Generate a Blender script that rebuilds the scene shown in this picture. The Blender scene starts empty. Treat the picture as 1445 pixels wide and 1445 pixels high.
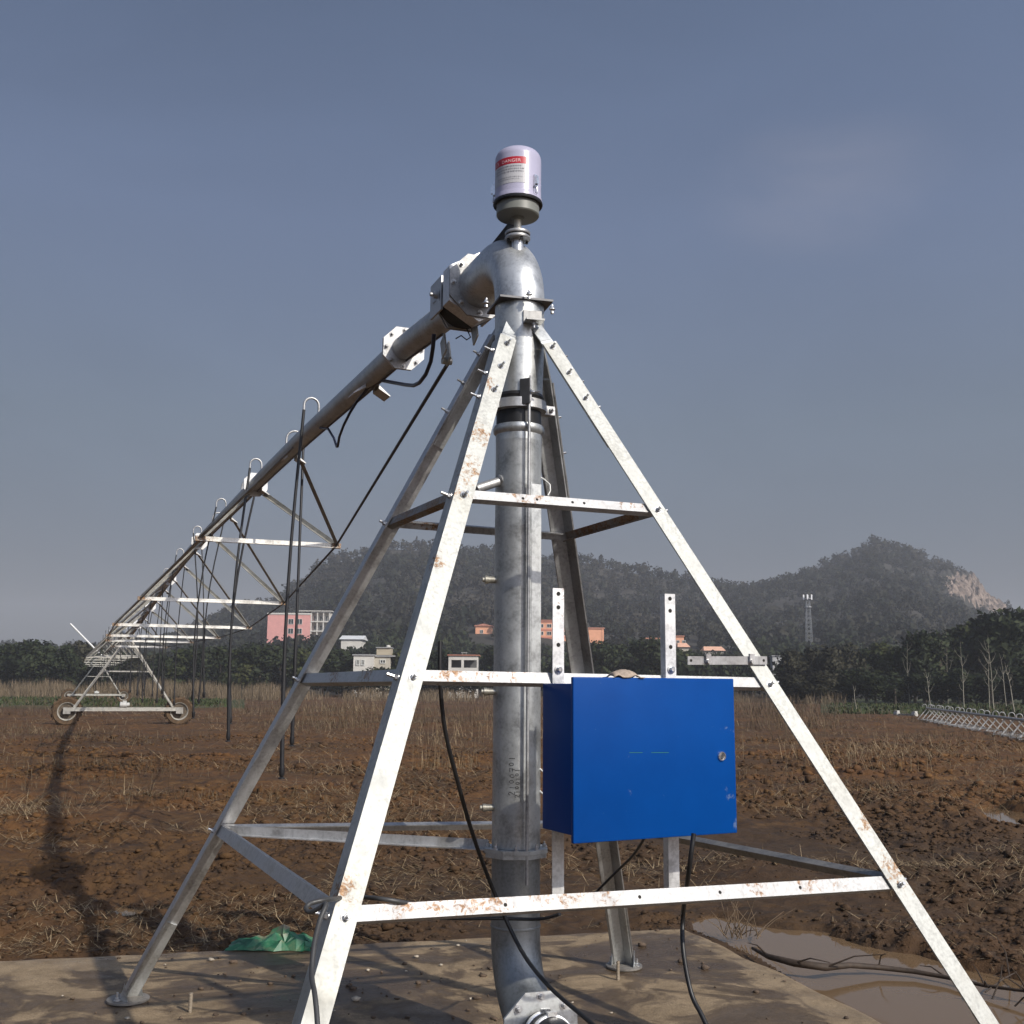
import bpy, math, random
import numpy as np
from mathutils import Vector, Matrix
random.seed(7)
rng = np.random.default_rng(7)
S = bpy.context.scene
COL = S.collection
V = Vector
PI = math.pi

# ------------------------------------------------------------------ camera model (survey of the photo)
FPX, EYE = 1540.0, 1.6
TH = math.atan((967 - 722.5) / FPX)
RO = math.radians(.43)
CF = V((0, math.cos(TH), math.sin(TH)))
_r, _u = V((1, 0, 0)), V((0, -math.sin(TH), math.cos(TH)))
CR = _r * math.cos(RO) + _u * math.sin(RO)
CU = -_r * math.sin(RO) + _u * math.cos(RO)
EYEP = V((0, 0, EYE))


def ray(x, y):
    return CF * FPX + CR * (x - 722.5) + CU * (722.5 - y)


def at(x, y, Y):
    d = ray(x, y)
    return EYEP + d * (Y / d.y)


def G(x, y, z=0.0):
    d = ray(x, y)
    return EYEP + d * ((z - EYE) / d.z)


def onplane(x, y, P, N):
    d = ray(x, y)
    return EYEP + d * ((V(P) - EYEP).dot(N) / d.dot(N))


cam_d = bpy.data.cameras.new('camera')
cam = bpy.data.objects.new('camera', cam_d)
COL.objects.link(cam)
cam_d.sensor_width = 36
cam_d.lens = 36 * FPX / 1445
cam_d.clip_start = .05
cam_d.clip_end = 6000
cam.matrix_world = Matrix(((CR.x, CU.x, -CF.x, 0), (CR.y, CU.y, -CF.y, 0), (CR.z, CU.z, -CF.z, EYE), (0, 0, 0, 1)))
S.camera = cam

# ------------------------------------------------------------------ light
SUN = V((3.6, -3.8, 3.75)).normalized()
EL = math.asin(SUN.z)
AZ = math.atan2(SUN.x, SUN.y)
W = bpy.data.worlds.new('World')
S.world = W
W.use_nodes = True
nt = W.node_tree
nt.nodes.clear()
out = nt.nodes.new('ShaderNodeOutputWorld')
bg = nt.nodes.new('ShaderNodeBackground')
sky = nt.nodes.new('ShaderNodeTexSky')
sky.sky_type = 'NISHITA'
sky.sun_disc = False
sky.sun_elevation = EL
sky.sun_rotation = AZ
sky.altitude = 50
sky.air_density = 1.0
sky.dust_density = 2.2
sky.ozone_density = 1.6
bg.inputs['Strength'].default_value = .07
hs = nt.nodes.new('ShaderNodeHueSaturation')
hs.inputs['Saturation'].default_value = .72
nt.links.new(sky.outputs[0], hs.inputs['Color'])
tc = nt.nodes.new('ShaderNodeTexCoord')
sep = nt.nodes.new('ShaderNodeSeparateXYZ')
nt.links.new(tc.outputs['Generated'], sep.inputs[0])
rp = nt.nodes.new('ShaderNodeValToRGB')
el = rp.color_ramp.elements
while len(el) < 6:
    el.new(.5)
for k_, (ps, c_) in enumerate(((0, (.32, .30, .34)), (.07, (.36, .335, .385)), (.23, (.58, .59, .62)), (.40, (.78, .83, .97)), (.55, (.74, .84, 1.0)), (1, (.72, .80, .96)))):
    el[k_].position = ps
    el[k_].color = (*c_, 1)
nt.links.new(sep.outputs[2], rp.inputs[0])
mx = nt.nodes.new('ShaderNodeVectorMath')
mx.operation = 'MULTIPLY'
nt.links.new(hs.outputs[0], mx.inputs[0])
nt.links.new(rp.outputs[0], mx.inputs[1])
# veil of thin cloud, a little brighter towards the sun's side
mp = nt.nodes.new('ShaderNodeMapping')
mp.inputs['Scale'].default_value = (1.2, 1.2, 2.6)
mp.inputs['Rotation'].default_value = (.2, .5, .3)
nt.links.new(tc.outputs['Generated'], mp.inputs['Vector'])
cn = nt.nodes.new('ShaderNodeTexNoise')
cn.inputs['Scale'].default_value = 2.2
cn.inputs['Detail'].default_value = 5
cn.inputs['Roughness'].default_value = .5
cn.inputs['Distortion'].default_value = .6
nt.links.new(mp.outputs[0], cn.inputs['Vector'])
ma = nt.nodes.new('ShaderNodeMath')
ma.operation = 'MULTIPLY_ADD'
nt.links.new(sep.outputs[0], ma.inputs[0])
ma.inputs[1].default_value = .42
ma.inputs[2].default_value = 1.14
mb = nt.nodes.new('ShaderNodeMath')
mb.operation = 'MULTIPLY_ADD'
nt.links.new(cn.outputs['Fac'], mb.inputs[0])
mb.inputs[1].default_value = .34
nt.links.new(ma.outputs[0], mb.inputs[2])
sc2 = nt.nodes.new('ShaderNodeVectorMath')
sc2.operation = 'SCALE'
nt.links.new(mx.outputs[0], sc2.inputs[0])
nt.links.new(mb.outputs[0], sc2.inputs['Scale'])
cd = ray(1165, 262).normalized()
dt = nt.nodes.new('ShaderNodeVectorMath')
dt.operation = 'DISTANCE'
mp2 = nt.nodes.new('ShaderNodeMapping')
mp2.inputs['Scale'].default_value = (1, 1, 1.9)
nt.links.new(tc.outputs['Generated'], mp2.inputs['Vector'])
nt.links.new(mp2.outputs[0], dt.inputs[0])
dt.inputs[1].default_value = (cd.x, cd.y, cd.z * 1.9)
mr_ = nt.nodes.new('ShaderNodeMapRange')
mr_.interpolation_type = 'SMOOTHSTEP'
mr_.inputs['From Min'].default_value = .13
mr_.inputs['From Max'].default_value = .01
nt.links.new(dt.outputs['Value'], mr_.inputs['Value'])
cn2 = nt.nodes.new('ShaderNodeTexNoise')
cn2.inputs['Scale'].default_value = 5
cn2.inputs['Detail'].default_value = 7
cn2.inputs['Distortion'].default_value = .25
cr2 = nt.nodes.new('ShaderNodeMapRange')
cr2.inputs['From Min'].default_value = .34
cr2.inputs['From Max'].default_value = .72
nt.links.new(cn2.outputs['Fac'], cr2.inputs['Value'])
nt.links.new(mp2.outputs[0], cn2.inputs['Vector'])
mm_ = nt.nodes.new('ShaderNodeMath')
mm_.operation = 'MULTIPLY'
nt.links.new(mr_.outputs[0], mm_.inputs[0])
nt.links.new(cr2.outputs[0], mm_.inputs[1])
ms_ = nt.nodes.new('ShaderNodeMath')
ms_.operation = 'MULTIPLY'
nt.links.new(mm_.outputs[0], ms_.inputs[0])
ms_.inputs[1].default_value = .42
cm_ = nt.nodes.new('ShaderNodeMix')
cm_.data_type = 'RGBA'
nt.links.new(ms_.outputs[0], cm_.inputs[0])
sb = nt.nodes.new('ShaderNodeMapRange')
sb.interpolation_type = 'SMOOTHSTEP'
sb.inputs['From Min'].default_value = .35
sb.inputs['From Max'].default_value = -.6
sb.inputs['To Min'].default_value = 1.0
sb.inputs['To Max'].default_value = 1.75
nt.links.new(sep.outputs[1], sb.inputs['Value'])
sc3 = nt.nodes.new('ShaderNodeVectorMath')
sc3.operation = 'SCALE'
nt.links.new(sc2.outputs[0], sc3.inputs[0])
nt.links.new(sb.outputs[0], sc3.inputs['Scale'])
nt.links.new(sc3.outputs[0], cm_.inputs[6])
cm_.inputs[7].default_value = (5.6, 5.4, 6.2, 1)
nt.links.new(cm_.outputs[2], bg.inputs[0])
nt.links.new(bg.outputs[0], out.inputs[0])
sl = bpy.data.lights.new('sun', 'SUN')
sl.energy = 4.2
sl.angle = math.radians(.6)
sl.color = (1, .93, .82)
so = bpy.data.objects.new('sun', sl)
COL.objects.link(so)
so.rotation_euler = (-SUN).to_track_quat('-Z', 'Y').to_euler()
so.location = SUN * 50
S.view_settings.view_transform = 'Standard'
S.view_settings.look = 'None'
S.view_settings.exposure = 0
S.view_settings.gamma = 1
S.cycles.volume_bounces = 1
S.cycles.max_bounces = 6


# ------------------------------------------------------------------ materials
def new_mat(name):
    m = bpy.data.materials.new(name)
    m.use_nodes = True
    t = m.node_tree
    p = t.nodes['Principled BSDF']
    return m, t, p


def N_(t, typ, **kw):
    n = t.nodes.new(typ)
    for k, v in kw.items():
        if k in n.inputs.keys():
            n.inputs[k].default_value = v
        else:
            setattr(n, k, v)
    return n


def noise(t, scale, detail=4, rough=.55, coord='P', dist=0):
    n = N_(t, 'ShaderNodeTexNoise')
    n.inputs['Scale'].default_value = scale
    n.inputs['Detail'].default_value = detail
    n.inputs['Roughness'].default_value = rough
    n.inputs['Distortion'].default_value = dist
    if coord == 'P':
        g = N_(t, 'ShaderNodeNewGeometry')
        t.links.new(g.outputs['Position'], n.inputs['Vector'])
    elif coord == 'O':
        g = N_(t, 'ShaderNodeTexCoord')
        t.links.new(g.outputs['Object'], n.inputs['Vector'])
    else:
        t.links.new(coord, n.inputs['Vector'])
    return n.outputs['Fac']


def ramp(t, fac, stops):
    r = N_(t, 'ShaderNodeValToRGB')
    e = r.color_ramp.elements
    while len(e) < len(stops):
        e.new(.5)
    for k, (pos, c) in enumerate(stops):
        e[k].position = pos
        e[k].color = (*c, 1) if len(c) == 3 else c
    t.links.new(fac, r.inputs[0])
    return r.outputs[0]


def mixc(t, fac, a, b):
    m = N_(t, 'ShaderNodeMix')
    m.data_type = 'RGBA'
    for sock, val in ((m.inputs[0], fac), (m.inputs[6], a), (m.inputs[7], b)):
        if isinstance(val, (int, float)):
            sock.default_value = val
        elif isinstance(val, tuple):
            sock.default_value = (*val, 1)
        else:
            t.links.new(val, sock)
    return m.outputs[2]


def math_(t, op, a, b=None, c=None):
    m = N_(t, 'ShaderNodeMath')
    m.operation = op
    for k, v in enumerate((a, b, c)):
        if v is None:
            continue
        if isinstance(v, (int, float)):
            m.inputs[k].default_value = v
        else:
            t.links.new(v, m.inputs[k])
    return m.outputs[0]


def bump(t, p, h, strength=.3, dist=.01):
    b = N_(t, 'ShaderNodeBump')
    b.inputs['Strength'].default_value = strength
    b.inputs['Distance'].default_value = dist
    t.links.new(h, b.inputs['Height'])
    t.links.new(b.outputs[0], p.inputs['Normal'])


def galv(name, c=.62, metal=.35, rough=.42, rust=(), tint=(1, 1, 1), dirt=.25, streak=.42):
    """zinc coated steel: cloudy spangle, scuffs, optional rust blooms round given spots (x, y, z, radius)"""
    m, t, p = new_mat(name)
    n1 = noise(t, 9, 5, .6)
    n2 = noise(t, 70, 3, .6)
    n3 = noise(t, 2.2, 4, .6)
    f = math_(t, 'ADD', math_(t, 'MULTIPLY', n1, .6), math_(t, 'MULTIPLY', n2, .4))
    lo = tuple(c * .66 * k for k in tint)
    hi = tuple(min(1, c * 1.13 * k) for k in tint)
    col = ramp(t, f, [(.36, lo), (.5, tuple(c * k for k in tint)), (.62, hi)])
    dm = ramp(t, n3, [(.53, (0, 0, 0)), (.72, (dirt,) * 3)])
    col = mixc(t, dm, col, (.27 * tint[0], .245 * tint[1], .2 * tint[2]))
    # long scratches / drip streaks
    w = N_(t, 'ShaderNodeMapping')
    g = N_(t, 'ShaderNodeNewGeometry')
    w.inputs['Scale'].default_value = (38, 38, 3)
    t.links.new(g.outputs['Position'], w.inputs['Vector'])
    st = noise(t, 1, 4, .6, w.outputs[0])
    sm = ramp(t, st, [(.56, (0, 0, 0)), (.72, (streak,) * 3)])
    col = mixc(t, sm, col, tuple(c * .55 * k for k in tint))
    if rust:
        acc = None
        for (x, y, z, r) in rust:
            d = N_(t, 'ShaderNodeVectorMath')
            d.operation = 'DISTANCE'
            t.links.new(g.outputs['Position'], d.inputs[0])
            d.inputs[1].default_value = (x, y, z)
            v = math_(t, 'SUBTRACT', 1.0, math_(t, 'DIVIDE', d.outputs['Value'], r))
            acc = v if acc is None else math_(t, 'MAXIMUM', acc, v)
        acc = math_(t, 'MAXIMUM', acc, 0.0)
        rn = noise(t, 42, 8, .72, dist=.8)
        rf = math_(t, 'ADD', math_(t, 'MULTIPLY', acc, .275), rn)
        rm = ramp(t, rf, [(.67, (0, 0, 0)), (.78, (.9,) * 3)])
        rc = ramp(t, noise(t, 120, 3), [(.35, (.12, .052, .02)), (.6, (.30, .17, .075))])
        col = mixc(t, rm, col, rc)
    t.links.new(col, p.inputs['Base Color'])
    p.inputs['Metallic'].default_value = .45 + .5 * metal
    rr = ramp(t, n1, [(.3, (rough - .08,) * 3), (.7, (rough + .14,) * 3)])
    t.links.new(rr, p.inputs['Roughness'])
    bump(t, p, n2, .08, .002)
    return m


def plain(name, c, rough=.5, metal=0.0, var=.15, scale=14, spec=None, bumps=0):
    m, t, p = new_mat(name)
    n = noise(t, scale, 5, .6)
    col = ramp(t, n, [(.3, tuple(k * (1 - var) for k in c)), (.7, tuple(min(1, k * (1 + var)) for k in c))])
    t.links.new(col, p.inputs['Base Color'])
    p.inputs['Roughness'].default_value = rough
    p.inputs['Metallic'].default_value = metal
    if spec is not None:
        p.inputs['Specular IOR Level'].default_value = spec
    if bumps:
        bump(t, p, n, bumps, .01)
    return m


def foliage(name, stops, scale=.6, rough=.7, crown=False):
    m, t, p = new_mat(name)
    n = noise(t, scale, 3, .6)
    col = ramp(t, n, stops)
    t.links.new(col, p.inputs['Base Color'])
    p.inputs['Roughness'].default_value = rough
    p.inputs['Specular IOR Level'].default_value = .15
    if crown:
        at_ = N_(t, 'ShaderNodeAttribute')
        at_.attribute_name = 'crown_normal'
        vt = N_(t, 'ShaderNodeVectorTransform')
        vt.vector_type = 'NORMAL'
        vt.convert_from = 'OBJECT'
        vt.convert_to = 'WORLD'
        t.links.new(at_.outputs['Vector'], vt.inputs[0])
        t.links.new(vt.outputs[0], p.inputs['Normal'])
    return m


# ------------------------------------------------------------------ mesh collector
class MB:
    def __init__(s):
        s.v, s.f, s.m = [], [], []
        s.mi = 0

    def add(s, vs, fs):
        o = len(s.v)
        s.v += [tuple(x) for x in vs]
        s.f += [tuple(i + o for i in f) for f in fs]
        s.m += [s.mi] * len(fs)

    def box(s, c, hx, hy, hz):
        """centre and three half-axis vectors"""
        c, hx, hy, hz = V(c), V(hx), V(hy), V(hz)
        vs = [c + hx * a + hy * b + hz * d for d in (-1, 1) for b in (-1, 1) for a in (-1, 1)]
        s.add(vs, [(0, 2, 3, 1), (4, 5, 7, 6), (0, 1, 5, 4), (2, 6, 7, 3), (0, 4, 6, 2), (1, 3, 7, 5)])

    def abox(s, x0, x1, y0, y1, z0, z1):
        s.box(((x0 + x1) / 2, (y0 + y1) / 2, (z0 + z1) / 2), ((x1 - x0) / 2, 0, 0), (0, (y1 - y0) / 2, 0), (0, 0, (z1 - z0) / 2))

    def sweep(s, p, q, sec, u, v, closed=True):
        """prism of the section sec (in u, v) from p to q"""
        p, q, u, v = V(p), V(q), V(u), V(v)
        n = len(sec)
        vs = [p + u * a + v * b for a, b in sec] + [q + u * a + v * b for a, b in sec]
        fs = [(i, (i + 1) % n, n + (i + 1) % n, n + i) for i in range(n)]
        fs += [tuple(range(n - 1, -1, -1)), tuple(range(n, 2 * n))]
        s.add(vs, fs)

    def tube(s, pts, r, n=8, cap=True):
        pts = [V(p) for p in pts]
        rs = r if isinstance(r, (list, tuple)) else [r] * len(pts)
        t0 = (pts[1] - pts[0]).normalized()
        a = V((0, 0, 1)) if abs(t0.z) < .9 else V((1, 0, 0))
        u = t0.cross(a).normalized()
        rings = []
        for i, p in enumerate(pts):
            if i == 0:
                t = pts[1] - pts[0]
            elif i == len(pts) - 1:
                t = pts[-1] - pts[-2]
            else:
                t = (pts[i + 1] - p).normalized() + (p - pts[i - 1]).normalized()
            t = t.normalized() if t.length > 1e-9 else t0
            u = (u - t * u.dot(t)).normalized()
            w = t.cross(u)
            rings.append([p + (u * math.cos(2 * PI * k / n) + w * math.sin(2 * PI * k / n)) * rs[i] for k in range(n)])
        vs = [x for rg in rings for x in rg]
        fs = []
        for i in range(len(pts) - 1):
            for k in range(n):
                fs.append((i * n + k, i * n + (k + 1) % n, (i + 1) * n + (k + 1) % n, (i + 1) * n + k))
        if cap:
            fs.append(tuple(range(n - 1, -1, -1)))
            fs.append(tuple((len(pts) - 1) * n + k for k in range(n)))
        s.add(vs, fs)

    def lathe(s, c, axis, prof, n=32, cap=True, ph=0.0, ref=None):
        """prof: list of (radius, distance along axis)"""
        c, ax = V(c), V(axis).normalized()
        a = V(ref) if ref is not None else (V((0, 0, 1)) if abs(ax.z) < .9 else V((1, 0, 0)))
        u = (a - ax * a.dot(ax)).normalized()
        w = ax.cross(u)
        vs, fs = [], []
        for r, h in prof:
            for k in range(n):
                an = 2 * PI * k / n + ph
                vs.append(c + ax * h + (u * math.cos(an) + w * math.sin(an)) * r)
        for i in range(len(prof) - 1):
            for k in range(n):
                fs.append((i * n + k, i * n + (k + 1) % n, (i + 1) * n + (k + 1) % n, (i + 1) * n + k))
        if cap:
            fs.append(tuple(range(n - 1, -1, -1)))
            fs.append(tuple((len(prof) - 1) * n + k for k in range(n)))
        s.add(vs, fs)

    def disc(s, c, axis, r, h, n=24, ph=0.0, ref=None):
        s.lathe(c, axis, [(r, 0), (r, h)], n, True, ph, ref)

    def build(s, name, mats, parent=None, smooth=None, base=None):
        me = bpy.data.meshes.new(name)
        off = V((0, 0, 0))
        if parent is not None:
            off = wloc(parent)
        elif base is not None:
            off = V(base)
        me.from_pydata([(x[0] - off.x, x[1] - off.y, x[2] - off.z) for x in s.v], [], s.f)
        mats = mats if isinstance(mats, (list, tuple)) else [mats]
        for m in mats:
            me.materials.append(m)
        if len(mats) > 1:
            me.polygons.foreach_set('material_index', s.m)
        me.update()
        import bmesh
        if len(s.f) < 60000:
            b = bmesh.new()
            b.from_mesh(me)
            bmesh.ops.recalc_face_normals(b, faces=b.faces)
            b.to_mesh(me)
            b.free()
        if smooth is not None:
            me.polygons.foreach_set('use_smooth', [True] * len(me.polygons))
            try:
                me.set_sharp_from_angle(angle=math.radians(smooth))
            except Exception:
                pass
        o = bpy.data.objects.new(name, me)
        COL.objects.link(o)
        if parent is not None:
            o.parent = parent
        else:
            o.location = off
        return o


def wloc(o):
    l = V((0, 0, 0))
    while o is not None:
        l += o.location
        o = o.parent
    return l


def tag(o, label=None, cat=None, group=None, kind=None):
    for k, v in (('label', label), ('category', cat), ('group', group), ('kind', kind)):
        if v:
            o[k] = v
    return o


def thing(name, loc, label, cat, group=None):
    o = bpy.data.objects.new(name, None)
    o.empty_display_size = .2
    COL.objects.link(o)
    o.location = V(loc)
    return tag(o, label, cat, group)


def copy_tree(o, parent=None):
    c = o.copy()
    COL.objects.link(c)
    c.parent = parent
    for ch in o.children:
        copy_tree(ch, c)
    return c


def mesh_np(name, verts, faces, mat, nv, smooth=False, parent=None):
    """big mesh from numpy arrays; faces (n, nv)"""
    me = bpy.data.meshes.new(name)
    me.vertices.add(len(verts))
    me.vertices.foreach_set('co', np.asarray(verts, np.float32).ravel())
    f = np.asarray(faces, np.int32)
    me.loops.add(f.size)
    me.loops.foreach_set('vertex_index', f.ravel())
    me.polygons.add(len(f))
    me.polygons.foreach_set('loop_start', np.arange(len(f), dtype=np.int32) * nv)
    me.polygons.foreach_set('loop_total', np.full(len(f), nv, np.int32))
    me.polygons.foreach_set('use_smooth', np.full(len(f), smooth, bool))
    me.update(calc_edges=True)
    me.materials.append(mat)
    o = bpy.data.objects.new(name, me)
    COL.objects.link(o)
    if parent is not None:
        o.parent = parent
    return o


# ------------------------------------------------------------------ numpy noise
_perm = rng.permutation(512)
_perm = np.concatenate([_perm, _perm])
_grad = np.stack([np.cos(np.arange(512) * 2.39996), np.sin(np.arange(512) * 2.39996)], -1)


def pn(x, y):
    xi, yi = np.floor(x).astype(int), np.floor(y).astype(int)
    xf, yf = x - xi, y - yi
    u = xf * xf * xf * (xf * (xf * 6 - 15) + 10)
    w = yf * yf * yf * (yf * (yf * 6 - 15) + 10)

    def g(ix, iy, dx, dy):
        h = _perm[(_perm[ix & 511] + iy) & 511]
        return _grad[h, 0] * dx + _grad[h, 1] * dy
    a = g(xi, yi, xf, yf)
    b = g(xi + 1, yi, xf - 1, yf)
    c = g(xi, yi + 1, xf, yf - 1)
    d = g(xi + 1, yi + 1, xf - 1, yf - 1)
    return (a + (b - a) * u) * (1 - w) + (c + (d - c) * u) * w


def fbm(x, y, o=4, l=2.03, g=.5):
    r, a = 0, 1
    for k in range(o):
        r = r + a * pn(x + 17.3 * k, y - 9.1 * k)
        x, y, a = x * l, y * l, a * g
    return r


def poly_sd(x, y, P):
    """signed distance to polygon, negative inside"""
    P = np.asarray(P, float)
    d = np.full(x.shape, 1e9)
    ins = np.zeros(x.shape, bool)
    for i in range(len(P)):
        a, b = P[i], P[(i + 1) % len(P)]
        e = b - a
        t = np.clip(((x - a[0]) * e[0] + (y - a[1]) * e[1]) / (e @ e), 0, 1)
        d = np.minimum(d, np.hypot(x - a[0] - t * e[0], y - a[1] - t * e[1]))
        c = (a[1] > y) != (b[1] > y)
        with np.errstate(divide='ignore', invalid='ignore'):
            xi = a[0] + (y - a[1]) * e[0] / (e[1] if e[1] else 1e-12)
        ins ^= c & (x < xi)
    return np.where(ins, -d, d)


def sstep(a, b, x):
    t = np.clip((x - a) / (b - a), 0, 1)
    return t * t * (3 - 2 * t)


# ------------------------------------------------------------------ ground
SC = V((1.194, 7.703, 0))                      # far right corner of the slab
SX = V((-.972, -.236, 0)).normalized()          # along its far edge, to the left
SY = V((.30, -.954, 0)).normalized()
SLAB = [SC, SC + SX * 6.2, SC + SX * 6.2 + SY * 6.6, SC + SY * 6.6]
SLABP = [(p.x, p.y) for p in SLAB]
WZ = -.065
PUD = [(G(x, y, WZ).x, G(x, y, WZ).y) for x, y in ((985, 1303), (1010, 1296), (1085, 1311), (1160, 1317), (1205, 1335), (1290, 1350), (1345, 1366), (1500, 1400), (1560, 1500), (1330, 1520), (1240, 1460), (1160, 1402), (1085, 1354), (990, 1314))]
PUD_R = [(G(x, y, -.06).x, G(x, y, -.06).y) for x, y in ((1372, 1142), (1410, 1140), (1470, 1152), (1490, 1172), (1430, 1166), (1390, 1156))]
PUD_L = [(G(x, y, -.08).x, G(x, y, -.08).y) for x, y in ((138, 1287), (175, 1279), (212, 1283), (205, 1296), (160, 1299), (120, 1297))]


def ground_h(x, y):
    dist = np.hypot(x, y)
    h = -.045 + .05 * sstep(8, 22, y)
    big = fbm(x * .35 + 3, y * .35, 3)
    rough = .5 + .5 * np.clip(.5 + 1.6 * pn(x * .12 + 40, y * .12), 0, 1)
    rough *= np.where(x > 0, 1.1, .75) * (.45 + 1.1 * sstep(-.25, .3, fbm(x * .22 + 31, y * .30, 4) * 1.5 + .4 * sstep(.3, 1.2, x) * (1 - sstep(11.5, 14, y))))
    cl = np.abs(pn(x * 2.1, y * 2.1))
    cl2 = np.abs(pn(x * 5.3 + 9, y * 5.3))
    fine = fbm(x * 11, y * 11, 3)
    h = h + big * .07 + rough * ((.30 - cl) * .16 + (.25 - cl2) * .075 + fine * .042)
    # plough lines, faint
    h = h + .02 * np.sin((x * .35 + y) * 4.2 + 2 * pn(x * .3, y * .3)) * sstep(9, 14, y)
    # bank behind the puddle
    h = h + .16 * np.exp(-(((y - 9.6 + .30 * (x - 3)) / .8) ** 2)) * sstep(1.2, 2.2, x) * (1 - sstep(8, 12, x))
    sd = poly_sd(x, y, SLABP)
    h = np.where(sd < .02, -.3, h)
    rim = sstep(.02, .5, sd)
    h = h * (.35 + .65 * rim) - .03 * (1 - rim)
    for P, z, dep in ((PUD, WZ, .16), (PUD_R, -.06, .09), (PUD_L, -.08, .09)):
        s = poly_sd(x, y, P)
        wob = .10 * fbm(x * 2.2, y * 2.2, 3)
        k = sstep(.18, -.14, s + wob)
        h = h * (1 - k) + np.minimum(h, z - dep * .5 + .03 * fine) * k
        h = np.where((s > .05) & (s < .9), np.maximum(h, z + .012 - .25 * np.clip(s - .45, 0, 1)), h)
    h = np.where(sd < .02, -.3, h)
    far = sstep(60, 140, dist)
    return h * (1 - far) + far * 0.0


def make_ground():
    ys = np.concatenate([np.arange(-6, 2, .5), np.arange(2, 5, .1), np.arange(5, 11, .022), np.arange(11, 18, .045), np.arange(18, 30, .1),
                         np.arange(30, 60, .35), np.arange(60, 140, 1.6), np.geomspace(140, 1500, 30)])
    nx = 620
    t = np.linspace(-1, 1, nx)
    t = np.sign(t) * (.75 * np.abs(t) + .25 * np.abs(t) ** 3)
    ty = np.maximum(ys, 2)
    hw = 3.2 + .78 * ty
    hw = np.where(ys > 140, np.maximum(hw, 1000 * sstep(140, 260, ys) + hw), hw)
    X = t[None, :] * hw[:, None]
    Y = np.repeat(ys[:, None], nx, 1)
    X = X + 0.0
    Z = ground_h(X, Y)
    n = len(ys)
    idx = np.arange(n * nx).reshape(n, nx)
    f = np.stack([idx[:-1, :-1], idx[:-1, 1:], idx[1:, 1:], idx[1:, :-1]], -1).reshape(-1, 4)
    m, tr, p = new_mat('ploughed_soil')
    a = noise(tr, .45, 5, .6)
    b = noise(tr, 3.2, 5, .65)
    c = noise(tr, 24, 5, .7)
    col = ramp(tr, b, [(.3, (.044, .021, .0065)), (.5, (.092, .043, .0125)), (.7, (.155, .080, .027))])
    red = ramp(tr, a, [(.42, (0, 0, 0)), (.62, (.65,) * 3)])
    col = mixc(tr, red, col, (.125, .055, .018))
    lite = ramp(tr, c, [(.56, (0, 0, 0)), (.70, (.5,) * 3)])
    col = mixc(tr, lite, col, (.19, .11, .045))
    dk2 = ramp(tr, noise(tr, .16, 6, .65), [(.40, (.55,) * 3), (.56, (0, 0, 0))])
    col = mixc(tr, dk2, col, (.045, .027, .014))
    dk = ramp(tr, noise(tr, 7, 4, .6), [(.34, (.75,) * 3), (.47, (0, 0, 0))])
    col = mixc(tr, dk, col, (.030, .018, .012))
    # far strip: green winter crop and pale stubble beyond the tilled part
    g = N_(tr, 'ShaderNodeNewGeometry')
    sx = N_(tr, 'ShaderNodeSeparateXYZ')
    tr.links.new(g.outputs['Position'], sx.inputs[0])
    yy = math_(tr, 'ADD', sx.outputs[1], math_(tr, 'MULTIPLY', math_(tr, 'SUBTRACT', noise(tr, .12, 4), .5), 30))
    wetd = N_(tr, 'ShaderNodeVectorMath')
    wetd.operation = 'DISTANCE'
    tr.links.new(g.outputs['Position'], wetd.inputs[0])
    wetd.inputs[1].default_value = (3.6, 8.0, 0)
    wm_ = math_(tr, 'SUBTRACT', 1.0, math_(tr, 'DIVIDE', wetd.outputs['Value'], 9.0))
    wm_ = ramp(tr, math_(tr, 'ADD', wm_, math_(tr, 'MULTIPLY', math_(tr, 'SUBTRACT', a, .5), .8)), [(.05, (0, 0, 0)), (.45, (.62,) * 3)])
    col = mixc(tr, wm_, col, (.036, .024, .0145))
    gm = math_(tr, 'MULTIPLY', math_(tr, 'SUBTRACT', yy, 66), .12)
    lft = math_(tr, 'LESS_THAN', math_(tr, 'ADD', sx.outputs[0], math_(tr, 'MULTIPLY', sx.outputs[1], .24)), 0.0)
    rgt = math_(tr, 'GREATER_THAN', math_(tr, 'SUBTRACT', sx.outputs[0], math_(tr, 'MULTIPLY', sx.outputs[1], .28)), 0.0)
    gm = math_(tr, 'MULTIPLY', gm, math_(tr, 'ADD', lft, rgt))
    gm = math_(tr, 'MINIMUM', math_(tr, 'MAXIMUM', gm, 0), 1)
    gc = ramp(tr, noise(tr, .35, 4), [(.35, (.032, .036, .014)), (.5, (.045, .056, .020)), (.68, (.09, .072, .036))])
    col = mixc(tr, gm, col, gc)
    tr.links.new(col, p.inputs['Base Color'])
    rr = ramp(tr, b, [(.3, (.62,) * 3), (.6, (.92,) * 3)])
    tr.links.new(rr, p.inputs['Roughness'])
    p.inputs['Specular IOR Level'].default_value = .3
    bump(tr, p, math_(tr, 'ADD', c, math_(tr, 'MULTIPLY', noise(tr, 80, 3), .5)), .7, .02)
    V3 = np.stack([X, Y, Z], -1).reshape(-1, 3)
    o = mesh_np('ground', V3, f, m, 4, True)
    tag(o, kind='structure', label='brown ploughed muddy field with clods and straw')
    return m


soil = make_ground()

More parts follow.
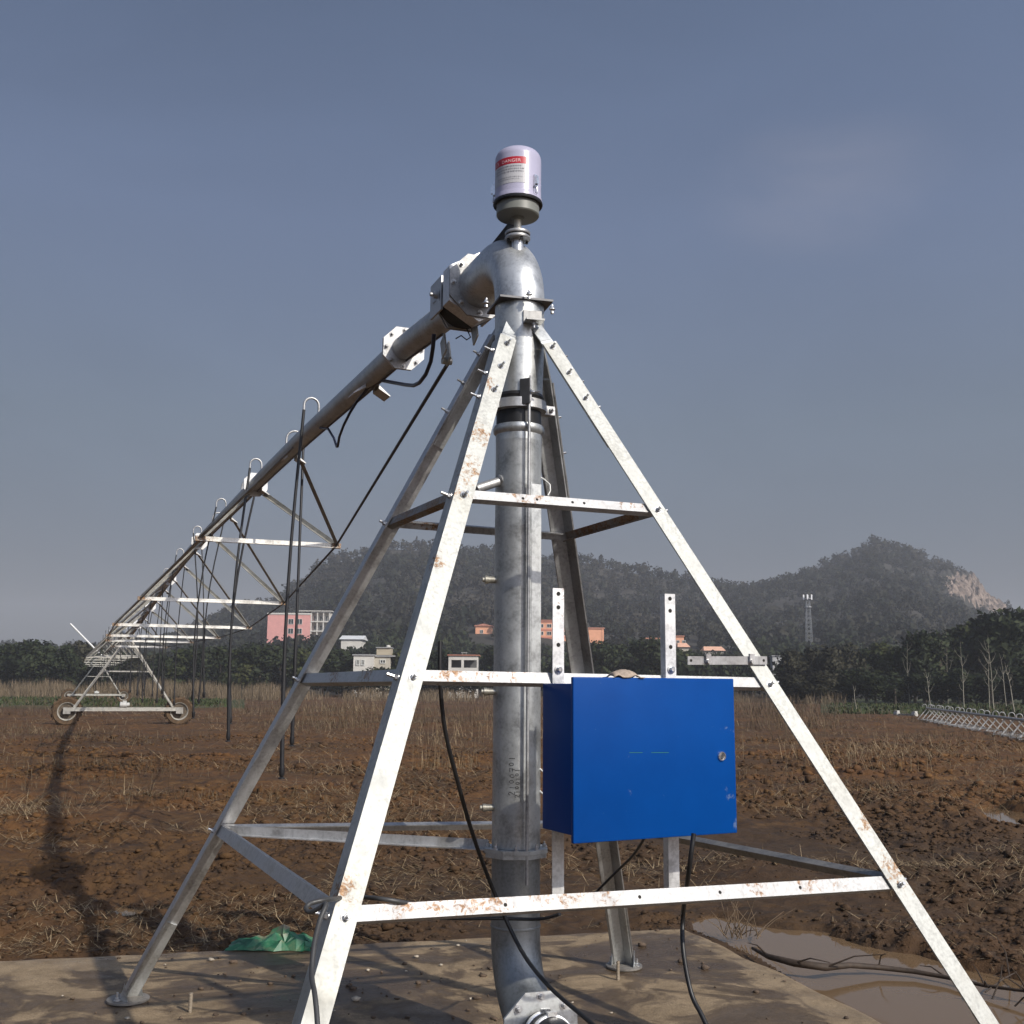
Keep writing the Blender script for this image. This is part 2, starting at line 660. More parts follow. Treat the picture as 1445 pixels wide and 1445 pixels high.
# water
wm, wt, wp = new_mat('muddy_water')
wp.inputs['Base Color'].default_value = (.15, .098, .055, 1)
wp.inputs['Roughness'].default_value = .06
wp.inputs['IOR'].default_value = 1.33
wp.inputs['Specular IOR Level'].default_value = .45
bump(wt, wp, noise(wt, 6, 3), .05, .01)
for nm, P, z, lb in (('puddle_water', PUD, WZ, 'muddy brown puddle beside the concrete slab'),
                     ('puddle_water', PUD_R, -.06, 'shallow puddle in the field at the right edge'),
                     ('puddle_water', PUD_L, -.08, 'small bright puddle in the soil behind the left slab edge')):
    cx = sum(p[0] for p in P) / len(P)
    cy = sum(p[1] for p in P) / len(P)
    b = MB()
    b.add([(cx + (x - cx) * 1.15, cy + (y - cy) * 1.15, z) for x, y in P], [tuple(range(len(P)))])
    tag(b.build(nm, wm), kind='structure', label=lb)

# slab
cm, ct, cp = new_mat('muddy_concrete')
a = noise(ct, 1.1, 5, .6)
b_ = noise(ct, 5, 5, .65)
c_ = noise(ct, 40, 4, .7)
mapn = N_(ct, 'ShaderNodeMapping')
mapn.inputs['Scale'].default_value = (.75, 1.25, 1)
gg = N_(ct, 'ShaderNodeNewGeometry')
ct.links.new(gg.outputs['Position'], mapn.inputs['Vector'])
s_ = noise(ct, 1.5, 9, .66, mapn.outputs[0], 1.1)
tan = ramp(ct, b_, [(.3, (.18, .13, .078)), (.6, (.32, .24, .15))])
mud = ramp(ct, b_, [(.3, (.066, .046, .028)), (.65, (.135, .096, .060))])
gs = N_(ct, 'ShaderNodeVectorMath')
gs.operation = 'SUBTRACT'
ct.links.new(gg.outputs['Position'], gs.inputs[0])
gs.inputs[1].default_value = tuple(SC)
eds = []
for ax_ in (SX, SY):
    dt = N_(ct, 'ShaderNodeVectorMath')
    dt.operation = 'DOT_PRODUCT'
    ct.links.new(gs.outputs[0], dt.inputs[0])
    dt.inputs[1].default_value = tuple(ax_)
    eds.append(dt.outputs['Value'])
ed = math_(ct, 'MINIMUM', eds[0], eds[1])
rim = math_(ct, 'MULTIPLY', math_(ct, 'MAXIMUM', math_(ct, 'SUBTRACT', 1.0, math_(ct, 'DIVIDE', ed, .16)), 0.0), .22)
mm = ramp(ct, math_(ct, 'ADD', s_, rim), [(.495, (0, 0, 0)), (.555, (1, 1, 1))])
col = mixc(ct, mm, mud, tan)
sp = ramp(ct, c_, [(.62, (0, 0, 0)), (.74, (.45,) * 3)])
col = mixc(ct, sp, col, (.05, .034, .022))
gr = ramp(ct, noise(ct, 160, 3, .7), [(.40, (.55,) * 3), (.52, (0, 0, 0))])
col = mixc(ct, gr, col, (.085, .060, .040))
wt2 = ramp(ct, noise(ct, .85, 9, .66, dist=.8), [(.50, (0, 0, 0)), (.555, (.72,) * 3)])
col = mixc(ct, wt2, col, (.070, .046, .028))
ct.links.new(col, cp.inputs['Base Color'])
rr = ramp(ct, s_, [(.36, (.24,) * 3), (.48, (.55,) * 3), (.60, (.95,) * 3)])
rr = mixc(ct, wt2, rr, (.22, .22, .22))
ct.links.new(rr, cp.inputs['Roughness'])
cp.inputs['Specular IOR Level'].default_value = .3
bump(ct, cp, math_(ct, 'ADD', math_(ct, 'MULTIPLY', noise(ct, 120, 4, .7), .5), math_(ct, 'MULTIPLY', c_, .6)), .6, .012)


def make_slab():
    nx, ny = 120, 130
    u, w = np.meshgrid(np.linspace(0, 6.2, nx), np.linspace(0, 6.6, ny))
    edge = np.minimum(np.minimum(u, 6.2 - u), np.minimum(w, 6.6 - w))
    X = SC.x + SX.x * u + SY.x * w
    Y = SC.y + SX.y * u + SY.y * w
    j = .035 * fbm(X * 1.7, Y * 1.7, 3) * (edge < .01)
    X = X + j
    Y = Y + j * .8
    Z = .005 * fbm(X * 2, Y * 2, 3) - .02 * (edge < .01) + .004 * fbm(X * 9, Y * 9, 2)
    vs = np.stack([X, Y, Z], -1).reshape(-1, 3)
    idx = np.arange(nx * ny).reshape(ny, nx)
    f = np.stack([idx[:-1, :-1], idx[:-1, 1:], idx[1:, 1:], idx[1:, :-1]], -1).reshape(-1, 4)
    rim = np.concatenate([idx[0, :-1], idx[:-1, -1], idx[-1, :0:-1], idx[:0:-1, 0]])
    lo = vs[rim].copy()
    lo[:, 2] = -.28
    k = len(rim)
    n0 = len(vs)
    vs = np.concatenate([vs, lo])
    a = np.arange(k)
    f2 = np.stack([rim, rim[(a + 1) % k], n0 + (a + 1) % k, n0 + a], -1)
    o = mesh_np('concrete_slab', vs, np.concatenate([f, f2]), cm, 4, False)
    tag(o, kind='structure', label='mud stained square concrete slab under the pivot tower')


make_slab()

# ------------------------------------------------------------------ shared metals
PV = V((.03, 5.2, 0))
M_rod = galv('zinc_plain', .42, .45, .42)
M_bolt = galv('bolt_steel', .52, .8, .3)
M_dark = plain('dark_plate', (.10, .10, .105), .45, .6)
M_black = plain('black_rubber', (.012, .012, .013), .45)
M_hose = plain('hose_rubber', (.016, .016, .018), .5)
M_pipe = galv('riser_zinc', .52, .75, .42, tint=(.97, 1, 1), dirt=.22, streak=.2)
M_hole = plain('hole_dark', (.02, .018, .015), .9)


def bolt_bm(c, d, r=.011, l=.03, head=True):
    """hex head bolt standing along d from c"""
    b = MB()
    d = V(d).normalized()
    b.lathe(c, d, [(r * 1.5, -.002), (r * 1.5, .003)], 14)
    b.lathe(V(c) + d * .003, d, [(r, 0), (r, .010), (r * .85, .012)], 6)
    b.lathe(V(c) + d * .014, d, [(r * .55, 0), (r * .55, l)], 8)
    return b


# ------------------------------------------------------------------ pivot tower
tower = thing('pivot_tower', (PV.x, PV.y, 0), 'four legged galvanized steel pyramid tower with central riser pipe standing on the muddy concrete slab', 'tower')
FOOT = {'A': V((-.742, 3.12, 0)), 'B': V((2.065, 4.36, 0)), 'C': G(168, 1410), 'D': G(884, 1362)}
TOP = {'A': at(706.7, 470, 5.03), 'B': at(784.5, 481, 5.10), 'C': at(690, 471.4, 5.28), 'D': at(768, 540, 5.42)}
NEI = {'A': ('B', 'C'), 'B': ('A', 'D'), 'C': ('A', 'D'), 'D': ('B', 'C')}
LV = {'A': {1: 694, 2: 951, 3: 1290}, 'B': {1: 717, 2: 962, 3: 1243}, 'C': {1: 737, 2: 956, 3: 1168}, 'D': {1: 757, 2: 962, 3: 1161}}


def ypix(P):
    v = P - EYEP
    return 722.5 - FPX * v.dot(CU) / v.dot(CF)


def xpix(P):
    v = P - EYEP
    return 722.5 + FPX * v.dot(CR) / v.dot(CF)


def leg_at(l, ypx):
    a, b = FOOT[l], TOP[l]
    lo, hi = 0.0, 1.0
    for _ in range(40):
        m = (lo + hi) / 2
        if ypix(a.lerp(b, m)) > ypx:
            lo = m
        else:
            hi = m
    return a.lerp(b, lo)


AX = {l: (TOP[l] - FOOT[l]).normalized() for l in FOOT}


def fl_dir(l, q):
    d = (FOOT[q] - FOOT[l]).normalized()
    t = AX[l]
    return (d - t * d.dot(t)).normalized()


def Lsec(w1, w2, t):
    return [(0, 0), (w1, 0), (w1, t), (t, t), (t, w2), (0, w2)]


rusts = {'A': [(*leg_at('A', 540), .10), (*(leg_at('A', 610) + V((.03, 0, 0))), .12), (*(leg_at('A', 660) + V((.05, -.02, 0))), .17), (*(leg_at('A', 690) + V((.02, -.02, 0))), .10),
               (*leg_at('A', 790), .09), (*leg_at('A', 1255), .12)],
         'B': [(*leg_at('B', 1225), .16), (*leg_at('B', 1160), .10)], 'C': [], 'D': []}
LEGM = {'A': galv('leg_zinc_pale', .45, .35, .60, rusts['A'], tint=(1, 1.01, .96), dirt=.45), 'B': galv('leg_zinc_white', .45, .35, .60, rusts['B'], tint=(1, 1.01, .96), dirt=.45),
        'C': galv('leg_zinc_grey', .46, .9, .44), 'D': galv('leg_zinc_dull', .38, .9, .46, dirt=.5)}
LEGL = {'A': 'front leg of pale zinc angle with rust blooms', 'B': 'right leg of bright zinc angle', 'C': 'back left leg in shade', 'D': 'back leg behind the riser pipe'}
LEG = {}
LW, LT = .082, .007
for l in 'ABCD':
    u, v = fl_dir(l, NEI[l][0]), fl_dir(l, NEI[l][1])
    b = MB()
    b.sweep(FOOT[l] + V((0, 0, .012)) + AX[l] * .01, TOP[l], Lsec(LW, LW, LT), u, v)
    o = b.build('leg', LEGM[l], tower)
    o['label'] = LEGL[l]
    LEG[l] = o
    # shorter splice angle lying inside the leg top, welded to the pipe head
    b = MB()
    p0 = TOP[l] - AX[l] * .62 + u * (LT + .002) + v * (LT + .002)
    p1 = TOP[l] + AX[l] * .02 + u * (LT + .002) + v * (LT + .002)
    p2 = V((PV.x, PV.y, 3.34)) + (p1 - V((PV.x, PV.y, p1.z))).normalized() * .10
    b.sweep(p0, p1, Lsec(.070, .070, .007), u, v)
    b.sweep(p1 + AX[l] * .002, p1 + AX[l] * .10 + (p2 - p1) * .25, Lsec(.068, .068, .007), u, v)
    b.build('splice_angle', M_pipe, tower)
    # bolts in both flanges
    out_u = -v
    out_v = -u
    ys = {'A': (480, 512, 545), 'B': (488, 524, 560), 'C': (500, 540, 580), 'D': (590, 640)}[l]
    for k, y in enumerate(ys):
        P = leg_at(l, y)
        bolt_bm(P + u * .042, out_u, .010, .024).build('bolt', M_bolt, LEG[l], 30)
        bolt_bm(P + v * .040 - AX[l] * .04, out_v, .010, .03).build('bolt', M_bolt, LEG[l], 30)
    for k in (1, 2, 3):
        P = leg_at(l, LV[l][k])
        bolt_bm(P + u * .04, out_u, .012, .02).build('bolt', M_bolt, LEG[l], 30)
        bolt_bm(P + v * .04, out_v, .012, .03).build('bolt', M_bolt, LEG[l], 30)
    # foot: stub angle, gussets, round plate
    b = MB()
    c = FOOT[l] + u * .05 + v * .05
    c.z = .003
    b.lathe(c, (0, 0, 1), [(.105, 0), (.105, .010), (.102, .012)], 40)
    b.build('foot_plate', galv('plate_zinc_' + l, .27, .4, .6, tint=(1, .93, .84), dirt=.9), tower, 40)
    b = MB()
    p0 = FOOT[l] + V((0, 0, .014))
    w = LT + .002
    b.sweep(p0 + (u + v) * w, p0 + (u + v) * w + AX[l] * .46, Lsec(.070, .070, .007), u, v)
    for s in (-1, 1):
        q = c + (u - v) * .04 * s
        b.add([q + V((0, 0, .012)) + (u + v) * .05, q + V((0, 0, .012)), q + V((0, 0, .11)) + (u + v) * .02,
               q + V((0, 0, .012)) + (u + v) * .05 + u * .006, q + V((0, 0, .012)) + u * .006, q + V((0, 0, .11)) + (u + v) * .02 + u * .006],
              [(0, 1, 2), (5, 4, 3), (0, 2, 5, 3), (1, 4, 5, 2), (0, 3, 4, 1)])
    b.build('foot_stub', M_pipe, tower)
    for s in (-1, 1):
        bolt_bm(c + (u - v).normalized() * .078 * s + V((0, 0, .012)), (0, 0, 1), .011, .025).build('anchor_bolt', M_bolt, tower, 30)

# cross bars ------------------------------------------------------------------
INW = {}


def face_in(a, b):
    """inward horizontal normal of the face between legs a and b"""
    d = FOOT[b] - FOOT[a]
    n = V((-d.y, d.x, 0)).normalized()
    m = (FOOT[a] + FOOT[b]) / 2
    if n.dot(PV - m) < 0:
        n = -n
    return n


def crossbar(a, b, lv, w, flange, mat, t=.006, side=0, label=None, holes=()):
    Pa, Pb = leg_at(a, LV[a][lv]), leg_at(b, LV[b][lv])
    d = (Pb - Pa).normalized()
    n = face_in(a, b)
    up = (AX[a] + AX[b])
    up = (up - d * up.dot(d)).normalized()
    n = up.cross(d)
    if n.dot(PV + V((0, 0, 1)) - (Pa + Pb) / 2) < 0:
        n = -n
    off = n * (LT + .003)
    p = Pa + off + d * .03
    q = Pb + off - d * .03
    m = MB()
    if flange == 'top':
        m.sweep(p - up * w / 2, q - up * w / 2, [(0, 0), (w, 0), (w, w * .8), (w - t, w * .8), (w - t, t), (0, t)], up, n)
    else:
        m.sweep(p - up * w / 2, q - up * w / 2, [(0, 0), (w, 0), (w, t), (t, t), (t, w * .8), (0, w * .8)], up, n)
    m.mi = 1
    L = (q - p).length
    for h in holes:
        c = p + d * (L * h) - n * .0008
        m.disc(c, n, .0065, .001, 14)
    o = m.build('cross_bar', [mat, M_hole], tower)
    if label:
        o['label'] = label
    return o


def barpt(a, b, lv, s, up=0):
    Pa, Pb = leg_at(a, LV[a][lv]), leg_at(b, LV[b][lv])
    return Pa.lerp(Pb, s) + V((0, 0, up))


def rpts(a, b, lv, lst, up):
    return [(*barpt(a, b, lv, s, up), r) for s, r in lst]


crossbar('A', 'B', 1, .044, 'bot', galv('bar_zinc_a', .46, .35, .60, rpts('A', 'B', 1, [(.32, .16), (.38, .14), (.82, .12), (.9, .1)], .04)), holes=(.30, .37, .55, .61))
crossbar('C', 'D', 1, .042, 'top', galv('bar_zinc_b', .44, .85, .42, rpts('C', 'D', 1, [(.25, .2)], .03)))
crossbar('B', 'D', 1, .044, 'bot', galv('bar_brown', .26, .8, .5, rpts('B', 'D', 1, [(.3, .5), (.7, .5)], .03), tint=(1, .93, .85), dirt=.8), holes=(.32, .38, .6, .66))
crossbar('A', 'C', 1, .044, 'bot', galv('bar_stained', .26, .8, .5, rpts('A', 'C', 1, [(.3, .4), (.7, .4)], 0), tint=(1, .95, .88), dirt=.8), label='short bar with brown stains')
crossbar('A', 'B', 2, .045, 'bot', galv('bar_zinc_c', .46, .35, .60, rpts('A', 'B', 2, [(.12, .16), (.2, .12), (.28, .1)], .04)))
crossbar('A', 'C', 2, .050, 'bot', galv('bar_zinc_d', .44, .85, .42, rpts('A', 'C', 2, [(.3, .2), (.6, .2)], .03), dirt=.6))
crossbar('C', 'D', 2, .048, 'top', galv('bar_zinc_e', .44, .85, .42))
crossbar('B', 'D', 2, .048, 'top', galv('bar_zinc_f', .44, .85, .42))
crossbar('A', 'B', 3, .051, 'bot', galv('bar_zinc_g', .46, .35, .60, rpts('A', 'B', 3, [(.10, .14), (.15, .12), (.2, .17), (.235, .17), (.31, .12), (.36, .12), (.42, .13), (.7, .12), (.8, .12), (.86, .1)], .035)),
         label='lowest bar with rust along its upper edge', holes=(.25, .48, .63, .79))
crossbar('C', 'D', 3, .045, 'top', galv('bar_zinc_h', .56, .85, .42))
crossbar('B', 'D', 3, .052, 'top', galv('bar_zinc_i', .34, .8, .5, tint=(1, .95, .88), dirt=.7))
crossbar('A', 'C', 3, .054, 'top', galv('bar_zinc_j', .44, .85, .42, dirt=.5))

# the two ties between back left leg and the riser flange
m = MB()
P = leg_at('C', 1168)
q = PV + V((-.13, .06, .845))
d = (q - P).normalized()
m.sweep(P + d * .06 + V((.02, 0, -.03)), q, Lsec(.045, .04, .005), V((0, 0, 1)), V((0, -1, 0)))
m.build('tie_bar', galv('tie_zinc', .5, .35, .45, dirt=.6), tower)

# riser pipe ------------------------------------------------------------------
RP = .1115
m = MB()
m.lathe(PV, (0, 0, 1), [(RP, .868), (RP, 2.76), (RP + .001, 2.765), (RP + .001, 2.77), (RP + .001, 2.80), (RP + .012, 2.812), (RP + .014, 2.83), (RP + .008, 2.845)], 64)
riser = m.build('riser_pipe', M_pipe, tower, 40)
m = MB()
m.lathe(PV, (0, 0, 1), [(RP - .001, 2.845), (RP - .002, 2.92)], 48)
m.build('rubber_boot', M_black, tower, 40)
m = MB()
m.lathe(PV, (0, 0, 1), [(RP, 2.915), (RP + .022, 2.92), (RP + .022, 2.965), (RP + .004, 2.97)], 48)
for an in (25, 215):
    dv = V((math.cos(math.radians(an)), math.sin(math.radians(an)), 0))
    tv = V((-dv.y, dv.x, 0))
    m.box(PV + dv * (RP + .045) + V((0, 0, 2.942)) , dv * .03, tv * .022, V((0, 0, .022)))
cl = m.build('clamp_ring', galv('clamp_zinc', .5, .5, .4, dirt=.5), tower, 40)
bolt_bm(PV + V((math.cos(math.radians(25)), math.sin(math.radians(25)), 0)) * (RP + .055) + V((0, 0, 2.942)) + V((.4, -.9, 0)).normalized() * .02, (.4, -.9, 0), .013, .02).build('bolt', M_bolt, cl, 30)
m = MB()   # greasy collar
m.lathe(PV, (0, 0, 1), [(RP + .006, 2.968), (RP + .012, 2.985), (RP + .006, 3.0)], 40)
m.build('greasy_collar', M_black, tower, 40)
m = MB()
m.lathe(PV, (0, 0, 1), [(RP + .003, 2.99), (RP + .008, 3.15), (.122, 3.26), (.122, 3.452)], 56)
m.build('pipe_head', M_pipe, tower, 40)
m = MB()   # little angle bracket below the plate
fd = V((.22, -.975, 0))
rt = V((.975, .22, 0))
m.box(PV + fd * .155 + rt * .035 + V((0, 0, 3.335)), fd * .04, rt * .045, V((0, 0, .004)))
m.box(PV + fd * .128 + rt * .035 + V((0, 0, 3.365)), fd * .005, rt * .045, V((0, 0, .032)))
br = m.build('angle_bracket', galv('bracket_zinc', .30, .8, .5), tower)
bolt_bm(PV + fd * .16 + rt * .035 + V((0, 0, 3.331)), (0, 0, -1), .011, .015).build('bolt', M_bolt, br, 30)

# flange pair at the foot of the riser
m = MB()
m.lathe(PV, (0, 0, 1), [(.155, .848), (.155, .866)], 8, ph=PI / 8)
m.lathe(PV, (0, 0, 1), [(.150, .828), (.150, .8465)], 8, ph=PI / 8)
fl = m.build('riser_flange', M_pipe, tower)
for k in range(8):
    an = 2 * PI * k / 8
    bolt_bm(PV + V((math.cos(an) * .130, math.sin(an) * .130, .866)), (0, 0, 1), .009, .012).build('bolt', M_bolt, fl, 30)

# bottom elbow towards the camera
ED = V((.30, -.95, 0)).normalized()
m = MB()
pts, Rb = [], .34
z0 = .50
pts.append(PV + V((0, 0, .827)))
pts.append(PV + V((0, 0, .60)))
for k in range(13):
    an = math.radians(90 * k / 12)
    pts.append(PV + ED * (Rb * (1 - math.cos(an))) + V((0, 0, z0 - Rb * math.sin(an))))
m.tube(pts, RP, 48)
end = pts[-1]
m.lathe(PV + V((0, 0, .515)), (0, 0, 1), [(RP + .002, 0), (RP + .004, .006), (RP + .002, .012)], 48)
m.build('inlet_elbow', galv('elbow_zinc', .30, .8, .46, tint=(.95, 1, 1.02), dirt=.4), tower, 50)
m = MB()
EDn = (ED + V((0, 0, .10))).normalized()
m.lathe(end + EDn * .01, EDn, [(.175, 0), (.175, .016)], 8, ph=PI / 8)
fl2 = m.build('inlet_flange', M_pipe, tower)
sd_ = ED.cross(V((0, 0, 1))).normalized()
for k in range(8):
    an = 2 * PI * k / 8
    up_ = EDn.cross(sd_)
    bolt_bm(end + EDn * .026 + (sd_ * math.cos(an) + up_ * math.sin(an)) * .143, EDn, .013, .012).build('bolt', M_bolt, fl2, 30)
# supply hose with band clamps, its own thing
hose_pts = [end + EDn * .03, end + EDn * .16, end + EDn * .30 + V((.01, 0, -.02)), end + EDn * .55 + V((.05, 0, -.055)), end + EDn * 1.0 + V((.2, 0, -.11))]
hose = thing('supply_hose', end, 'thick black rubber supply hose clamped to the bottom elbow flange', 'hose')
m = MB()
m.tube(hose_pts, .088, 32)
m.build('hose_body', M_black, hose, 50)
for s in (.06, .14):
    m = MB()
    m.lathe(end + EDn * s, EDn, [(.0885, 0), (.094, .002), (.094, .022), (.0885, .024)], 40)
    m.box(end + EDn * (s + .012) + V((0, 0, .098)), sd_ * .02, EDn * .011, V((0, 0, .008)))
    m.build('band_clamp', galv('band_steel', .75, .9, .22), hose, 40)

# side plugs on the riser (left), a slanted branch stub and small wire
for y, sz in ((818, 1.0), (976, .9), (1140, .9)):
    c = at(695, y, 5.16)
    c.x, c.y = PV.x - RP * .96, PV.y - .03
    m = MB()
    dx = V((-1, -.12, 0)).normalized()
    m.lathe(c + V((.012, 0, 0)), dx, [(.017 * sz, 0), (.017 * sz, .045), (.020 * sz, .046), (.020 * sz, .060), (.012, .062), (.012, .072), (.006, .074)], 16)
    m.build('side_plug', galv('plug_brass_%d' % y, .42, .6, .4, tint=(1, .95, .8)), tower, 40)
m = MB()
c = at(700, 678, 5.15)
m.tube([V((PV.x - .08, PV.y - .05, c.z)), V((PV.x - .20, PV.y - .12, c.z - .055))], .022, 20)
m.lathe(V((PV.x - .085, PV.y - .053, c.z - .002)), V((-.12, -.07, -.055)), [(.030, 0), (.034, .008), (.024, .016)], 20)
m.build('branch_stub', M_rod, tower, 40)
m = MB()
z1 = at(760, 680, 5.2).z
m.tube([PV + V((RP - .002, -.01, z1 + .02)), PV + V((RP + .015, -.03, z1 + .005)), PV + V((RP + .04, -.04, z1 - .02)), PV + V((RP + .042, -.04, z1 - .05)), PV + V((RP + .03, -.05, z1 - .075))], .0035, 8)
m.build('wire_loop', plain('white_wire', (.7, .7, .68), .4), tower, 60)
M_wire = plain('white_wire_b', (.7, .7, .68), .4)
for zz in (1.22, 1.12):
    m = MB()
    m.tube([PV + V((RP - .004, -.02, zz)), PV + V((RP + .02, -.05, zz - .02)), PV + V((RP + .045, -.06, zz - .01)), PV + V((RP + .06, -.06, zz + .02))], .0035, 8)
    m.build('wire_loop', M_wire, tower, 60)

# tall thin rod before the riser with its black bracket
rd = V((.17, -.985, 0))
rx = PV + rd * (RP + .025) + V((.025, 0, 0))
m = MB()
m.tube([rx + V((0, 0, .72)), rx + V((0, 0, 3.0))], .0075, 12)
m.build('sensor_rod', M_rod, tower, 60)
m = MB()
m.tube([rx + V((.010, .004, 1.66)), rx + V((.010, .004, 2.55))], .004, 8)
m.box(rx + V((.034, .042, 2.09)), V((.0225, .012, 0)), V((-.004, .0075, 0)), V((0, 0, .455)))
m.build('cover_strip', M_pipe, tower)
m = MB()
zb = at(745, 545, 5.05).z
m.box(rx + V((-.02, .0, zb - .02)), V((.022, -.012, 0)), V((.003, .005, 0)), V((0, 0, .062)))
bk = m.build('rod_bracket', M_dark, tower)
m = MB()
m.tube([rx + V((.006, -.006, zb - .07)), rx + V((.006, -.006, zb + .055))], .006, 10)
m.build('pin', M_rod, bk, 60)
bolt_bm(rx + V((.01, -.01, zb - .025)), (1, -.1, 0), .008, .03).build('bolt', M_bolt, bk, 30)

# handwriting along the riser: 2100701 and 2100101, read upwards
GLY = {'2': [[(0, .75), (.2, 1), (.5, .9), (.5, .65), (.05, .08), (.6, .05)]], '1': [[(.3, .95), (.27, .05)]],
       '0': [[(.3, .85), (.08, .6), (.1, .25), (.3, .1), (.5, .3), (.5, .65), (.3, .85)]],
       '7': [[(0, .9), (.6, .95), (.3, .05)], [(.1, .5), (.6, .5)]]}


def scribble(b, text, zstart, ang0, size, adv):
    for i, ch in enumerate(text):
        for st in GLY[ch]:
            pts = []
            for a, (gx, gy) in enumerate(st):
                z = zstart + (i * adv + gx * 1.05 * adv) * 1.0
                ds = (gy - .5) * size
                an = ang0 - ds / RP + .03 * math.sin(i * 2.1)
                pts.append(PV + V((math.cos(an) * (RP + .0008), math.sin(an) * (RP + .0008), z)))
            b.tube(pts, .0013, 5)


m = MB()
zA = at(713, 1122, 5.1).z
zA2 = at(713, 1066, 5.1).z
scribble(m, '2100701', zA, math.radians(-101), .030, (zA2 - zA) / 6.8)
zB = at(722, 1125, 5.1).z
scribble(m, '2100101', zB, math.radians(-88), .022, (at(722, 1084, 5.1).z - zB) / 6.8)
m.build('handwriting', plain('marker_ink', (.02, .02, .02), .7), tower)

# ------------------------------------------------------------------ cabinet, uprights
A1, B1 = leg_at('A', 951), leg_at('B', 962)
abd = (B1 - A1).normalized()
abh = V((abd.x, abd.y, 0)).normalized()
nout = V((abh.y, -abh.x, 0))
if nout.y > 0:
    nout = -nout
Mup = galv('upright_zinc', .66, .2, .45, [(*at(781, 845, 4.4), .16), (*at(785, 860, 4.4), .12), (*at(790, 930, 4.4), .10), (*at(792, 955, 4.4), .1)])
Mup2 = galv('upright_zinc_b', .66, .2, .45)
UP = []
for k, (xt, yt, xm, yb, mt, holes) in enumerate(((781, 830, 787, 1262, Mup, (838, 857, 910, 945)), (940, 838, 946, 1256, Mup2, (845, 862, 913, 945)))):
    base = onplane(xm, 956, A1 + nout * .004, nout)
    zt = onplane(xt, yt, base, nout).z
    zb_ = onplane(xm + 6, yb, base, nout).z
    c = V((base.x, base.y, 0))
    m = MB()
    w, dp, t = .0245, .04, .005
    sec = [(-w, 0), (w, 0), (w, -dp), (w - t, -dp), (w - t, -t), (-w + t, -t), (-w + t, -dp), (-w, -dp)]
    if k == 0:
        sec = [(-w, 0), (w, 0), (w, -dp), (w - t, -dp), (w - t, -t), (-w, -t)]
    m.sweep(c + V((0, 0, zb_)) + nout * .006, c + V((0, 0, zt)) + nout * .006, sec, abh, nout)
    m.mi = 1
    for hy in holes[:3]:
        h = onplane(xm - 2, hy, base, nout)
        m.disc(V((c.x, c.y, h.z)) + nout * .0055, nout, .0085, .0012, 14)
    up = m.build('cabinet_upright', [mt, M_hole], tower)
    up['label'] = 'upright with a rusty top end' if k == 0 else 'clean upright with a channel section'
    h = onplane(xm - 2, holes[3], base, nout)
    m = MB()
    cc = V((c.x, c.y, h.z)) + nout * .007
    m.lathe(cc, nout, [(.017, 0), (.017, .003), (.011, .004), (.011, .012), (.007, .016)], 14)
    m.build('bolt', M_bolt, up, 40)
    UP.append(base)

cab = None


